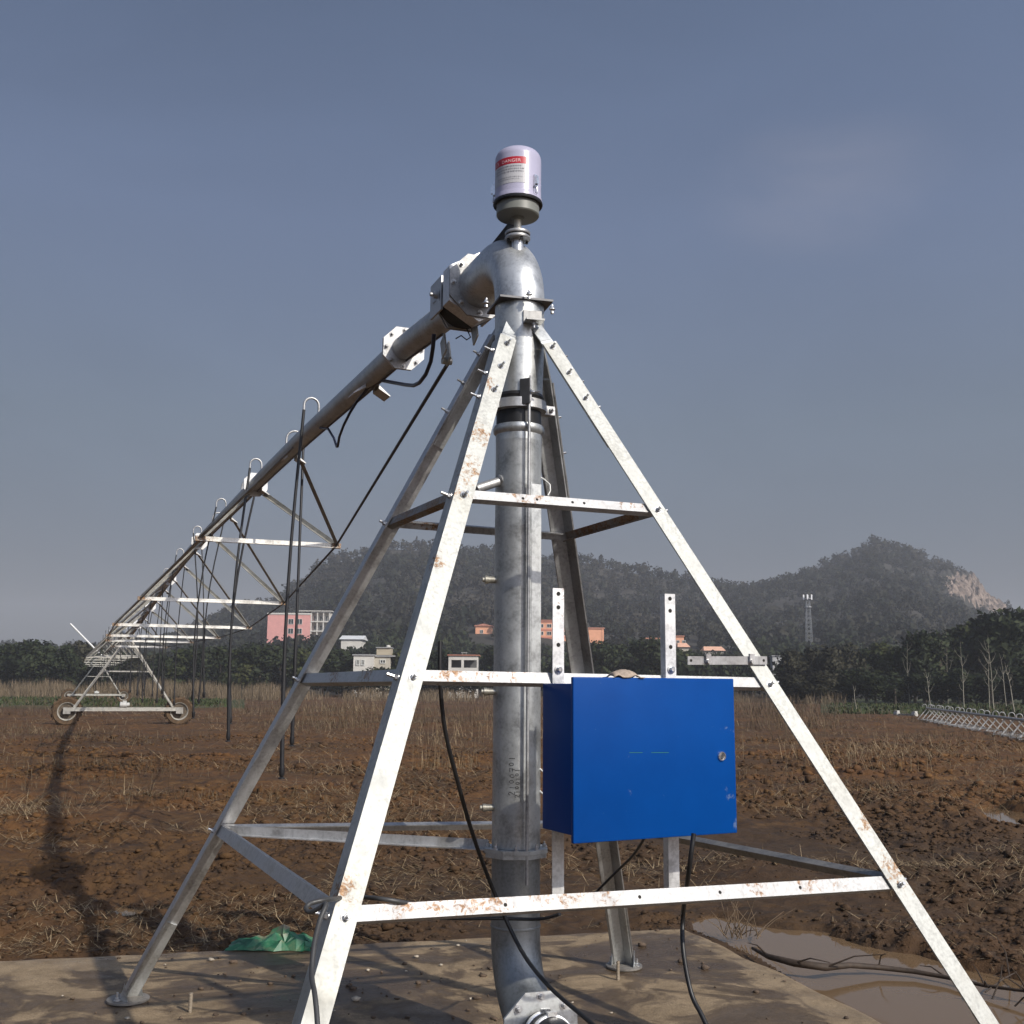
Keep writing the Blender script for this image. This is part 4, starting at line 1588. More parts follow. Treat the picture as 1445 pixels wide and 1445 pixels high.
def drive_tower(cx, cy, wb, wr, ztop, label, detail=True, rot=0.0):
    c = V((cx, cy, 0))
    t = thing('drive_tower', c, label, 'drive tower', 'drive towers under the irrigation arm')
    for s in (-1, 1):
        wc = c + NR * (wb / 2 * s) + V((0, 0, wr - .02))
        wh = bpy.data.objects.new('wheel', None)
        COL.objects.link(wh)
        wh.parent = t
        wh.location = wc - c
        m = MB()
        ax = E_
        m.lathe(wc, ax, [(wr * .62, -.10), (wr * .9, -.15), (wr, -.10), (wr, .10), (wr * .9, .15), (wr * .62, .10)], 36, cap=False)
        for k in range(20):
            an = 2 * PI * k / 20
            q = (NR * math.cos(an) + V((0, 0, 1)) * math.sin(an))
            tq = (-NR * math.sin(an) + V((0, 0, 1)) * math.cos(an))
            m.box(wc + q * (wr + .012) + ax * (.06 if k % 2 else -.06), q * .025, tq * .035, ax * .07 + tq * (.03 if k % 2 else -.03))
        m.build('tyre', M_tyre, wh, 40)
        m = MB()
        m.lathe(wc, ax, [(wr * .64, -.13), (wr * .60, -.12), (wr * .54, -.05)], 32, cap=False)
        m.lathe(wc, ax, [(wr * .63, .13), (wr * .58, .12), (wr * .55, .04)], 32, cap=False)
        m.build('rim', M_rim, wh, 40)
        m = MB()
        m.lathe(wc, ax, [(wr * .54, -.048), (wr * .3, -.03), (wr * .28, -.08), (.04, -.09)], 32, cap=False)
        for k in range(5):
            an = 2 * PI * k / 5
            q = (NR * math.cos(an) + V((0, 0, 1)) * math.sin(an))
            m.lathe(wc + q * wr * .43 - ax * .04, -ax, [(wr * .07, 0), (wr * .07, .006)], 10)
        m.build('wheel_disc', M_wdisc, wh, 40)
        m = MB()
        m.box(wc - ax * .20 + V((0, 0, .03)), NR * .13, ax * .08, V((0, 0, .12)))
        m.lathe(wc - ax * .12, ax, [(.09, -.1), (.09, .1)], 14)
        m.build('gearbox', M_trussd, t)
    bz = wr + .06
    m = MB()
    a, b = c - NR * (wb / 2 - .1) - E_ * .2 + V((0, 0, bz)), c + NR * (wb / 2 - .1) - E_ * .2 + V((0, 0, bz))
    m.sweep(a, b, [(-.05, -.07), (.05, -.07), (.05, .07), (-.05, .07)], E_, V((0, 0, 1)))
    m.build('base_beam', M_truss, t)
    m = MB()
    mc = c - E_ * .22 + V((0, 0, bz + .17))
    m.lathe(mc - NR * .18, NR, [(.07, 0), (.11, .02), (.11, .24), (.08, .26), (.08, .36)], 18)
    m.box(mc + V((0, 0, .1)), NR * .07, E_ * .06, V((0, 0, .05)))
    m.build('motor', plain('motor_white', (.42, .42, .40), .5), t, 40)
    topc = c + V((0, 0, ztop))
    for s in (-1, 1):
        for dy in (-.12, .9):
            a = c + NR * (wb / 2 - .25) * s - E_ * .2 + V((0, 0, bz + .07))
            b = topc + NR * .12 * s - E_ * (.2 - dy) * -1 + V((0, 0, -.1))
            angle_bar('leg', a, b, .10 if dy < 0 else .06, M_truss, t, flip=s)
        if detail:
            a = c + NR * (wb / 2 - .25) * s - E_ * .2 + V((0, 0, bz + .07))
            q = c + NR * (.25) * s * -1 - E_ * .2 + V((0, 0, ztop * .62))
    if detail:
        angle_bar('tie', c - NR * .95 - E_ * .15 + V((0, 0, ztop * .62)), c + NR * .95 - E_ * .15 + V((0, 0, ztop * .62)), .05, M_trussd, t)
        m = MB()
        m.box(topc + V((0, 0, .16)) + NR * .1, NR * .12, E_ * .08, V((0, 0, .15)))
        m.build('tower_box', M_rim, t)
    return t


drive_tower(T1.x, T1.y, 4.05, .53, 3.25, 'nearer two wheeled drive tower with muddy tyres under the first pipe span')
T2 = AXY(87.8)
drive_tower(T2.x, T2.y, 4.05, .55, 3.3, 'farther two wheeled drive tower with muddy tyres under the second pipe span')

span2 = thing('irrigation_span', V((T1.x, T1.y, 3.35)), 'distant second pipe span with trusses beyond the nearer drive tower', 'irrigation arm')


def z2(Y):
    f = (Y - 42.4) / 45.4
    return 3.35 + .15 * f + 4 * 1.05 * f * (1 - f)


m = MB()
m.tube([AXY(Y) + V((0, 0, z2(Y))) for Y in np.linspace(42.6, 87.8, 24)], .082, 12)
m.build('pipe', M_arm, span2, 60)
e2 = {-1: [AXY(43) + V((0, 0, 3.2)) - NR * .2], 1: [AXY(43) + V((0, 0, 3.2)) + NR * .2]}
for i in range(9):
    Y = 46.5 + i * 4.7
    w = (1.6, 2.2, 2.5, 2.5, 2.5, 2.5, 2.5, 2.2, 1.6)[i]
    c = AXY(Y) + V((0, 0, z2(Y) - (1.0, 1.25, 1.4, 1.45, 1.45, 1.45, 1.4, 1.25, 1.0)[i]))
    angle_bar('spreader', c - NR * w / 2, c + NR * w / 2, .06, M_truss, span2)
    for s in (-1, 1):
        e2[s].append(c + NR * w / 2 * s)
        for dy in (-1.1, 1.1):
            p = AXY(Y + dy) + V((0, 0, z2(Y + dy) - .08)) + NR * .08 * s
            angle_bar('truss_brace', p, c + NR * w / 2 * s, .05, M_truss, span2, flip=s)
for s in (-1, 1):
    e2[s].append(AXY(87.4) + V((0, 0, 3.3)) + NR * .2 * s)
    m = MB()
    for p, q in zip(e2[s], e2[s][1:]):
        m.tube([p, q], .014, 6)
    m.build('truss_rod', M_trussd, span2)
for i in range(16):
    Y = 44.5 + i * 2.7
    s = 1 if i % 2 else -1
    p = AXY(Y) + V((0, 0, z2(Y) + .07))
    m = MB()
    m.tube([p, p + V((0, 0, .14)), p + V((0, 0, .22)) + NR * .1 * s, p + V((0, 0, .14)) + NR * .2 * s], .016, 6)
    m.build('gooseneck', M_rod, span2)
    m = MB()
    q = p + V((0, 0, .14)) + NR * .2 * s
    m.tube([q, q + V((.03, .03, -1.2)), q + V((.0, .05, -2.3 - random.random() * .4))], .016, 6)
    m.build('drop_hose', M_hose, span2)
m = MB()
m.tube([at(99, 880, 85), at(148, 930, 86.5)], .07, 10)
m.build('boom_pole', plain('pole_white', (.7, .7, .7), .5), span2)

# span lying on the ground at the right
LA, LB = G(1313, 1020, 0), G(1445, 1047, 0)
lay_dir = (V((LB.x, LB.y, 0)) - V((LA.x, LA.y, 0))).normalized()
lay_n = V((-lay_dir.y, lay_dir.x, 0))
if lay_n.x < 0:
    lay_n = -lay_n
ln = thing('irrigation_span', V((LA.x, LA.y, 0)), 'row of low truss frames with hooked pipes standing on the ground at the right', 'irrigation arm')
M_lay = galv('lying_zinc', .36, .3, .5)
O0 = V((LA.x, LA.y, 0)) - lay_dir * 4.5
LL = 27.0
W2 = .50
HP = .60
m = MB()
m.tube([O0 + lay_n * W2 + V((0, 0, HP)), O0 + lay_n * W2 + lay_dir * LL + V((0, 0, HP))], .05, 12)
m.build('pipe', M_lay, ln, 60)
i = 0
sx_ = .3
while sx_ < LL:
    c = O0 + lay_dir * sx_
    f0, f1 = c + V((0, 0, .05)), c + lay_n * 2 * W2 + V((0, 0, .05))
    tp = c + lay_n * W2 + lay_dir * (-.35) + V((0, 0, HP - .03))
    tq = c + lay_n * W2 + lay_dir * .35 + V((0, 0, HP - .03))
    angle_bar('spreader', f0, f1, .04, M_lay, ln)
    angle_bar('truss_brace', f0, tp, .036, M_lay, ln)
    angle_bar('truss_brace', f1, tq, .036, M_trussd, ln)
    if i % 2 == 0:
        for q in (-.26, .26):
            b0 = c + lay_n * W2 + lay_dir * q + V((0, 0, HP + .03))
            m = MB()
            R1 = .10
            pts = [b0, b0 + V((0, 0, .07))] + [b0 + V((0, 0, .07 + R1 * math.sin(PI * a / 8))) + lay_n * (R1 * (1 - math.cos(PI * a / 8)) * (1 if q > 0 else -1)) for a in range(1, 9)]
            pts.append(pts[-1] + V((0, 0, -.04)))
            m.tube(pts, .016, 8)
            m.build('gooseneck', M_lay, ln, 60)
    sx_ += 1.3
    i += 1
for s in (0, 2 * W2):
    m = MB()
    m.tube([O0 + lay_n * s + V((0, 0, .07)), O0 + lay_n * s + lay_dir * LL + V((0, 0, .07))], .012, 6)
    m.build('truss_rod', M_trussd, ln)

# drive beam lying in the field
p0, p1 = G(1266, 1011), G(1291, 1012)
bm_ = thing('drive_beam', (p0 + p1) / 2, 'small drive beam with two pale motors lying in the field left of the grounded truss frames', 'machine part')
d = (p1 - p0).normalized()
m = MB()
m.box((p0 + p1) / 2 + V((0, 0, .12)), d * ((p1 - p0).length / 2), V((-d.y, d.x, 0)) * .06, V((0, 0, .05)))
m.build('beam', M_rim, bm_)
for q in (p0, p1):
    m = MB()
    m.lathe(q + V((0, 0, .14)) - d * .18, d, [(.09, 0), (.14, .03), (.14, .30), (.10, .34)], 16)
    m.box(q + V((0, 0, .30)), d * .12, V((-d.y, d.x, 0)) * .1, V((0, 0, .035)))
    m.build('motor', plain('motor_pale', (.42, .41, .38), .5), bm_, 40)
    m = MB()
    m.lathe(q + V((0, 0, .06)) - V((-d.y, d.x, 0)) * .12, V((-d.y, d.x, 0)), [(.14, 0), (.14, .2)], 14)
    m.build('gearbox', M_dark, bm_, 40)

# ------------------------------------------------------------------ hills behind the field
RIDGE = [(-900, 925), (-300, 915), (0, 912), (150, 910), (230, 902), (290, 880), (330, 862), (385, 855), (405, 840), (430, 818), (460, 792), (500, 779), (540, 769), (600, 766), (660, 771), (700, 775), (760, 781), (830, 789),
         (870, 799), (920, 809), (980, 821), (1040, 829), (1080, 825), (1110, 816), (1150, 801), (1190, 785), (1212, 775), (1226, 766), (1236, 761), (1248, 766), (1268, 770), (1288, 772), (1300, 782), (1315, 789), (1345, 801), (1372, 809), (1384, 816), (1394, 836),
         (1418, 853), (1445, 876), (1500, 895), (1700, 908), (2400, 925)]
RX = np.array([p[0] for p in RIDGE], float)
RYp = np.array([p[1] for p in RIDGE], float)


def hill_z(x, y):
    x, y = np.asarray(x, float), np.asarray(y, float)
    px = 722.5 + FPX * x / np.maximum(y, 1)
    ridge_y = np.interp(px, RX, RYp)
    hor = 967 + .0075 * (px - 722.5)
    yr = 560 + 90 * sstep(950, 1250, px)
    H_ = np.maximum((hor - ridge_y) / FPX * yr * 1.02 + 1.6 - 4.0, 2)
    f = np.clip((y - 150) / (yr - 150), 0, None)
    up = np.where(f < 1, np.clip(f, 0, 1) ** 1.55, np.clip(1 - (f - 1) * 1.4, 0, 1))
    steep = np.exp(-((px - 1400) / 26.0) ** 2)
    up = up * (1 - steep) + steep * np.where(f < 1, np.clip((f - .55) / .45, 0, 1) ** 1.2 * .9 + .1 * np.clip(f, 0, 1), up)
    nz = fbm(x * .012, y * .012, 4) * 9 * np.clip(f, 0, 1) * (1 - .75 * np.exp(-((f - 1) / .12) ** 2))
    return H_ * up + nz - .4


def hills():
    az = np.concatenate([np.linspace(-48, 20, 300), np.linspace(20.15, 28, 150), np.linspace(28.3, 48, 60)])
    rr = np.concatenate([np.linspace(140, 420, 60), np.linspace(423, 900, 170)])
    A, Yv = np.meshgrid(np.tan(np.radians(az)), rr)
    X = A * Yv
    Z = hill_z(X, Yv) + .8 * fbm(X * .08, Yv * .08, 3) * sstep(150, 200, Yv)
    qm = sstep(26, -4, qdist(X, Yv, Z))
    rg = .45 - np.abs(fbm(X * .05 + .5 * Yv * .02, Yv * .03 + Z * .10, 4))
    Z = Z + qm * (rg * 15 - 2.5 + 2.5 * fbm(X * .22, Yv * .22, 3))
    vs = np.stack([X, Yv, Z], -1).reshape(-1, 3)
    n, k = len(rr), len(az)
    idx = np.arange(n * k).reshape(n, k)
    f = np.stack([idx[:-1, :-1], idx[:-1, 1:], idx[1:, 1:], idx[1:, :-1]], -1).reshape(-1, 4)
    m, t, p = new_mat('hill_soil')
    col = ramp(t, noise(t, .03, 5), [(.35, (.020, .018, .013)), (.65, (.034, .029, .021))])
    t.links.new(col, p.inputs['Base Color'])
    p.inputs['Roughness'].default_value = .95
    o = mesh_np('hills', vs, f, m, 4, True)
    mr, t, p = new_mat('quarry_rock')
    r1 = noise(t, .12, 6, .7, dist=1.5)
    col = ramp(t, r1, [(.36, (.07, .056, .045)), (.47, (.19, .14, .11)), (.62, (.36, .275, .22))])
    t.links.new(col, p.inputs['Base Color'])
    p.inputs['Roughness'].default_value = .9
    bump(t, p, r1, 1.0, 4)
    o.data.materials.append(mr)
    c = vs[f].mean(1)
    mi = quarry(c[:, 0], c[:, 1], c[:, 2]).astype(np.int32)
    o.data.polygons.foreach_set('material_index', mi)
    tag(o, kind='structure', label='wooded hills with a pale quarried rock face at the right end')


QP = [(1330, 822), (1352, 815), (1374, 812), (1386, 812), (1397, 832), (1422, 850), (1412, 868), (1385, 858), (1362, 846), (1340, 838)]


def qdist(x, y, z):
    """how far (in the survey's pixels) a hill point lies from the quarried face"""
    v = np.stack([x, y, z - EYE], -1)
    cf, cr, cu = [np.array(q) for q in (CF, CR, CU)]
    d = v @ cf
    px, py = 722.5 + FPX * (v @ cr) / d, 722.5 - FPX * (v @ cu) / d
    r = poly_sd(px, py, QP) + 7 * fbm(x * .06, y * .04 + z * .08, 3)
    return np.where((y > 430) & (y < 700), r, 99.0)


def quarry(x, y, z):
    return qdist(x, y, z) < 0


hills()


def set_crown_normal(o, out_n, quad_n, g, qw=.40):
    out_n = out_n / np.maximum(np.linalg.norm(out_n, axis=1), 1e-6)[:, None]
    q = quad_n / np.maximum(np.linalg.norm(quad_n, axis=1), 1e-9)[:, None]
    q = np.where((q * out_n).sum(1)[:, None] < 0, -q, q)
    n_ = out_n * .72 + q * qw
    n_ /= np.linalg.norm(n_, axis=1)[:, None]
    a_ = o.data.attributes.new('crown_normal', 'FLOAT_VECTOR', 'POINT')
    a_.data.foreach_set('vector', np.repeat(n_, 4, 0).astype(np.float32).ravel())


def clump_forest(name, P, Hh, Rr, nq, qs, mat, label, seed, conif=.2):
    """many trees as one mesh: leaf clump quads spread through each crown plus a stem"""
    g = np.random.default_rng(seed)
    n = len(P)
    con = g.random(n) < conif
    N = n * nq
    ti = np.repeat(np.arange(n), nq)
    d = g.normal(size=(N, 3))
    d /= np.linalg.norm(d, axis=1)[:, None]
    rad = g.random(N) ** .45
    h = Hh[ti]
    R = Rr[ti]
    zc = d[:, 2] * rad
    lump = 1 + .35 * np.sin(d[:, 0] * 5 + ti * 1.7) * np.sin(d[:, 1] * 5 + ti)
    cx = d[:, 0] * rad * R * lump
    cy = d[:, 1] * rad * R * lump
    cz = h * (.58 + .42 * zc)
    tap = np.where(con[ti], np.clip(1.25 - cz / h, .08, 1) * .9, 1)
    cx, cy = cx * tap, cy * tap
    C = P[ti] + np.stack([cx, cy, cz], -1)
    s = qs * (.6 + .8 * g.random(N)) * (R / R.mean())
    u = g.normal(size=(N, 3))
    u /= np.linalg.norm(u, axis=1)[:, None]
    w = g.normal(size=(N, 3))
    w -= u * (u * w).sum(1)[:, None]
    w /= np.linalg.norm(w, axis=1)[:, None]
    u, w = u * s[:, None], w * (s * (.5 + .5 * g.random(N)))[:, None]
    vs = np.stack([C - u - w * .6, C + u * .2 - w, C + u + w * .5, C - u * .3 + w], 1).reshape(-1, 3)
    f = np.arange(N * 4).reshape(-1, 4)
    o = mesh_np(name, vs, f, mat, 4, False)
    out_n = np.stack([cx / R, cy / R, (cz / h - .45) * 2.2], -1)
    set_crown_normal(o, out_n, np.cross(u, w), g, .15 if n > 3000 else .35)
    return tag(o, label, None, None, 'stuff')


M_ever = foliage('evergreen_leaf', [(.3, (.011, .017, .007)), (.5, (.021, .028, .012)), (.72, (.040, .045, .020))], .25, crown=True)
M_hillf = foliage('winter_wood', [(.30, (.012, .016, .009)), (.45, (.021, .024, .015)), (.60, (.036, .032, .023)), (.75, (.046, .040, .029))], .03, crown=True)


def sample_forest(n, y0, y1, x0, x1, g):
    yy = np.sqrt(g.uniform(y0 ** 2, y1 ** 2, n))
    px = g.uniform(x0, x1, n)
    xx = (px - 722.5) / FPX * yy
    return xx, yy


g1 = np.random.default_rng(11)
x, y = sample_forest(7600, 250, 668, -160, 1600, g1)
z = hill_z(x, y)
VIEW = [(372, 470, 893, 300), (667, 698, 908, 300), (752, 857, 906, 300), (905, 972, 909, 300), (955, 1028, 916, 280), (476, 514, 909, 230), (1130, 1152, 905, 330)]


def in_view(x, y, z, h, r):
    """tree would stand in front of a building the photo shows"""
    px = 722.5 + FPX * x / y
    py = 967 + .0075 * (px - 722.5) - FPX * (z + h - EYE) / y
    bad = np.zeros(len(x), bool)
    for x0, x1, yb, Yd in VIEW:
        rp_ = FPX * r / y
        bad |= (px + rp_ > x0) & (px - rp_ < x1) & (py < yb) & (y < Yd + 3)
    return bad


hh = g1.uniform(3.5, 7.5, len(x))
for _ in range(4):
    hh = np.where(in_view(x, y, z, hh, hh * .3), hh * .6, hh)
keep = ~quarry(x, y, z) & ~quarry(x, y, z + 5) & ~in_view(x, y, z, hh, hh * .3)
x, y, z, hh = x[keep], y[keep], z[keep], hh[keep]
clump_forest('hillside_forest', np.stack([x, y, z], -1), hh, hh * g1.uniform(.36, .52, len(x)), 64, .47, M_hillf, 'dull winter woodland covering the hills', 12)
x, y = sample_forest(1100, 150, 262, -160, 1250, g1)
z = hill_z(x, y)
hh = g1.uniform(4.0, 7.0, len(x)) * (.85 + .15 * (y - 150) / 110)
for _ in range(4):
    hh = np.where(in_view(x, y, z, hh, hh * .35), hh * .65, hh)
keep = ~in_view(x, y, z, hh, hh * .35)
x, y, z, hh = x[keep], y[keep], z[keep], hh[keep]
clump_forest('woodland', np.stack([x, y, z], -1), hh, hh * g1.uniform(.40, .55, len(x)), 160, .34, M_ever, 'dark evergreen woodland at the foot of the hills', 13, .1)

# ------------------------------------------------------------------ trees that can be told apart
M_bark = plain('bark', (.06, .048, .036), .9, var=.3, scale=3)
M_dkleaf = foliage('tree_leaf_dark', [(.3, (.009, .014, .006)), (.5, (.021, .029, .012)), (.72, (.040, .048, .020))], .7, crown=True)
M_mdleaf = foliage('tree_leaf_mid', [(.3, (.017, .024, .007)), (.5, (.036, .044, .014)), (.72, (.062, .062, .022))], .7, crown=True)
M_brleaf = foliage('tree_leaf_dull', [(.3, (.018, .017, .010)), (.5, (.032, .031, .018)), (.72, (.052, .046, .029))], .7, crown=True)


def crown_mesh(seed, mat, nq=1500, lobes=9, low=.12, wid=.36, q=.032):
    """unit tree 1 m tall"""
    g = np.random.default_rng(seed)
    L = []
    for k in range(lobes):
        a = g.uniform(0, 2 * PI)
        zz = g.uniform(low + .15, .84)
        r = wid * .62 * (1 - .75 * abs(zz - .45))
        L.append((math.cos(a) * r * g.uniform(.3, 1), math.sin(a) * r * g.uniform(.3, 1), zz, g.uniform(.11, .20) * (wid / .36)))
    L.append((0, 0, .86, .12))
    L = np.array(L)
    w = L[:, 3] ** 2
    ti = g.choice(len(L), nq, p=w / w.sum())
    d = g.normal(size=(nq, 3))
    d /= np.linalg.norm(d, axis=1)[:, None]
    rad = g.random(nq) ** .33 * (1 + .25 * g.normal(size=nq) * .5)
    C = L[ti, :3] + d * (L[ti, 3] * rad)[:, None] * np.array([1, 1, .85])
    C[:, 2] = np.clip(C[:, 2], .04, .99)
    u = g.normal(size=(nq, 3))
    u /= np.linalg.norm(u, axis=1)[:, None]
    v = g.normal(size=(nq, 3))
    v -= u * (u * v).sum(1)[:, None]
    v /= np.linalg.norm(v, axis=1)[:, None]
    s = q * (.5 + g.random(nq))
    u, v = u * s[:, None], v * (s * (.4 + .4 * g.random(nq)))[:, None]
    vs = np.stack([C - u - v * .5, C + u * .2 - v, C + u + v * .4, C - u * .3 + v], 1).reshape(-1, 3)
    cen = C - L[ti, :3]
    glob = C - np.array([0, 0, .42])
    out_n = cen / np.maximum(np.linalg.norm(cen, axis=1), 1e-6)[:, None] + .7 * glob / np.maximum(np.linalg.norm(glob, axis=1), 1e-6)[:, None]
    return vs, np.arange(nq * 4).reshape(-1, 4), L, out_n, np.cross(u, v), g


def make_tree(seed, mat, wid):
    vs, f, L, on_, qn_, g_ = crown_mesh(seed, mat, 2400, 12, .02, wid, .027)
    root = bpy.data.objects.new('tree', None)
    COL.objects.link(root)
    c = mesh_np('crown', vs, f, mat, 4, False, root)
    set_crown_normal(c, on_, qn_, g_)
    m = MB()
    m.tube([(0, 0, -.02), (.008, 0, .2), (-.004, .006, .45), (.004, 0, .8)], [.028, .020, .014, .004], 8)
    for q in L[:7]:
        b = V((0, 0, max(.1, q[2] - .22)))
        m.tube([b, b.lerp(V(q[:3]), .5) + V((0, 0, .02)), V(q[:3])], [.011, .007, .003], 5)
    m.build('trunk', M_bark, root)
    return root


PROTO = {'dark': [make_tree(s, M_dkleaf, w) for s, w in ((31, .36), (32, .44), (33, .30))],
         'mid': [make_tree(s, M_mdleaf, w) for s, w in ((41, .40), (42, .34))],
         'dull': [make_tree(s, M_brleaf, w) for s, w in ((51, .38), (52, .46))]}
_used = set()


def put_tree(kind, v, px, ytop, Y, label, group, wscale=1.0):
    o = PROTO[kind][v % len(PROTO[kind])]
    if o.name in _used:
        o = copy_tree(o)
    _used.add(o.name)
    p = at(px, 965, Y)
    zb = max(0.0, float(hill_z(p.x, p.y))) if Y > 150 else 0.0
    top = at(px, ytop, Y).z
    h = max(top - zb, 1.5)
    o.location = (p.x, p.y, zb - .05)
    o.scale = (h * wscale, h * wscale, h)
    o.rotation_euler = (0, 0, random.uniform(0, 6.28))
    tag(o, label, 'tree', group)
    return o


ORD = ['first', 'second', 'third', 'fourth', 'fifth', 'sixth', 'seventh', 'eighth', 'ninth', 'tenth', 'eleventh', 'twelfth', 'thirteenth', 'fourteenth', 'fifteenth', 'sixteenth', 'seventeenth', 'eighteenth',
       'nineteenth', 'twentieth', 'twenty first', 'twenty second', 'twenty third', 'twenty fourth', 'twenty fifth', 'twenty sixth', 'twenty seventh', 'twenty eighth', 'twenty ninth', 'thirtieth']
KN = {'dark': 'dark evergreen', 'mid': 'mid green bushy', 'dull': 'dull olive brown'}
tops = [(8, 902, 'dark'), (40, 899, 'dark'), (66, 906, 'dark'), (92, 904, 'dark'), (117, 902, 'dull'), (143, 911, 'dark'), (170, 914, 'dark'), (196, 916, 'dull'), (225, 914, 'dark'), (252, 912, 'mid'), (282, 908, 'dark'), (310, 906, 'dark'),
        (338, 905, 'mid'), (366, 903, 'dark'), (395, 906, 'dark'), (425, 908, 'mid'), (455, 912, 'dark'), (484, 914, 'dark'), (538, 930, 'dark'), (566, 916, 'mid'), (595, 912, 'dark'), (622, 914, 'dark')]
for i, (px, yt, kd) in enumerate(tops):
    put_tree(kd, i, px, yt + random.uniform(-2, 4), random.uniform(140, 148), '%s tree behind the reeds, %s from the left edge' % (KN[kd], ORD[i]), 'trees along the left far edge of the field', 1.25)
tops = [(705, 910, 'dark'), (790, 915, 'dark'), (825, 905, 'mid'), (850, 903, 'dark'), (875, 905, 'dark'), (898, 900, 'dark'), (922, 897, 'dark'), (946, 907, 'mid'), (972, 915, 'dark'), (1000, 920, 'dark'), (1030, 921, 'dull'), (1062, 924, 'dark')]
for i, (px, yt, kd) in enumerate(tops):
    put_tree(kd, i + 1, px, yt, random.uniform(150, 175), '%s tree at the hill foot, %s right of the riser pipe' % (KN[kd], ORD[i]), 'trees behind the tower', 1.15)
tops = [(1120, 915, 'dull'), (1146, 908, 'dull'), (1172, 912, 'dull'), (1200, 905, 'dull'), (1222, 912, 'dark'), (1246, 902, 'mid'), (1268, 908, 'mid'), (1290, 906, 'dark'), (1306, 888, 'dark'), (1328, 890, 'dark'), (1345, 884, 'dark'),
        (1366, 874, 'mid'), (1384, 866, 'dark'), (1404, 862, 'dark'), (1424, 858, 'dark'), (1446, 852, 'dark'), (1472, 858, 'dark')]
for i, (px, yt, kd) in enumerate(tops):
    put_tree(kd, i + 2, px, yt, random.uniform(118, 132), '%s tree in the right grove, %s from its left end' % (KN[kd], ORD[i]), 'trees of the right hand grove', 1.1)
tops = [(1122, 950), (1150, 945), (1178, 948), (1206, 940), (1234, 950), (1262, 945), (1282, 952), (1302, 948), (1328, 944), (1352, 940), (1376, 948), (1398, 942), (1420, 946), (1444, 938)]
for i, (px, yt) in enumerate(tops):
    o = put_tree('dull' if i < 3 else 'dark', i, px, yt, random.uniform(108, 114), 'low rounded shrub below the right grove, %s from the left' % ORD[i], 'shrubs under the right hand grove', 1.9)
    o.name = 'shrub'
    o['category'] = 'shrub'

for px, yt, Y, kd, lb in ((506, 949, 133, 'dull', 'low bush before the cream house with the rooftop room, left end'), (540, 940, 133, 'dark', 'dark bush before the rear wing of the cream rooftop house'),
                          (522, 950, 132, 'dark', 'small dark bush before the middle of the cream rooftop house'), (642, 949, 133, 'dull', 'low bush before the left half of the house with two openings'),
                          (668, 948, 133, 'dark', 'dark bush before the right half of the house with two openings')):
    o = put_tree(kd, 1, px, yt, Y, lb, 'bushes before the farm houses', 2.0)
    o.name = 'shrub'
    o['category'] = 'shrub'

# bare saplings
M_pale = plain('pale_bark', (.25, .23, .18), .8, var=.2, scale=3)


def sapling(px, yb, yt, seed, fork, label):
    r = random.Random(seed)
    b = G(px, yb)
    Y = b.y
    H = at(px, yt, Y).z
    o = thing('bare_tree', b, label, 'tree', 'bare saplings before the right hand grove')
    m = MB()
    pts = []
    lean = r.uniform(-.35, .15)
    wob = r.uniform(0, 6)
    for k in range(9):
        f = k / 8
        pts.append(b + V((lean * f + .10 * math.sin(f * 6 + wob) * f, .1 * math.sin(f * 4 + wob), H * f)))
    r0 = .043
    m.tube(pts, [r0 * (1 - .85 * k / 8) for k in range(9)], 7)
    m.build('trunk', M_pale, o)
    m = MB()
    for k in range(fork):
        f = r.uniform(.30, .9)
        i = int(f * 8)
        p = pts[i]
        a = r.choice((-1, 1))
        l = H * r.uniform(.12, .32) * (1.1 - .5 * f)
        q = p + V((a * l * r.uniform(.25, .6), r.uniform(-.4, .4) * l, l * r.uniform(.7, 1.1)))
        mid = p.lerp(q, .5) + V((a * .05, 0, -.05))
        m.tube([p, mid, q], [r0 * .38, r0 * .26, r0 * .09], 5)
        for _ in range(2):
            w = mid.lerp(q, r.random())
            m.tube([w, w + V((r.uniform(-.5, .5), r.uniform(-.3, .3), r.uniform(.2, .6))) * l * .5], [r0 * .18, r0 * .07], 4)
    m.build('branch', M_pale, o)


SP = [(1209, 1002, 966, 4, 'short forked bare sapling farthest left before the dark grove'), (1284, 994, 908, 5, 'tall slim bare tree with few twigs left of the grounded truss frames'),
      (1313, 999, 943, 7, 'small bare tree with forked crown just left of the truss frames'), (1338, 993, 887, 9, 'tallest bare tree with a wide crown before the grove'),
      (1360, 1000, 905, 8, 'leaning pale bare tree right of the tallest one'), (1397, 1001, 915, 6, 'left trunk of the pair of bare trees close together'), (1402, 1003, 896, 9, 'right taller trunk of the pair of bare trees'),
      (1420, 1000, 922, 4, 'slim wavy bare trunk between the pair and the rightmost one'), (1431, 1007, 934, 5, 'rightmost slim bare tree, nearest to the right edge')]
for i, (px, yb, yt, fk, lb) in enumerate(SP):
    sapling(px, yb, yt, 100 + i, fk, lb)


# ------------------------------------------------------------------ buildings
M_win = plain('window_glass', (.03, .035, .04), .15, var=.1)
M_frame = plain('window_frame', (.55, .55, .52), .5)


def wallmat(name, c):
    return plain(name, c, .85, var=.10, scale=.9)


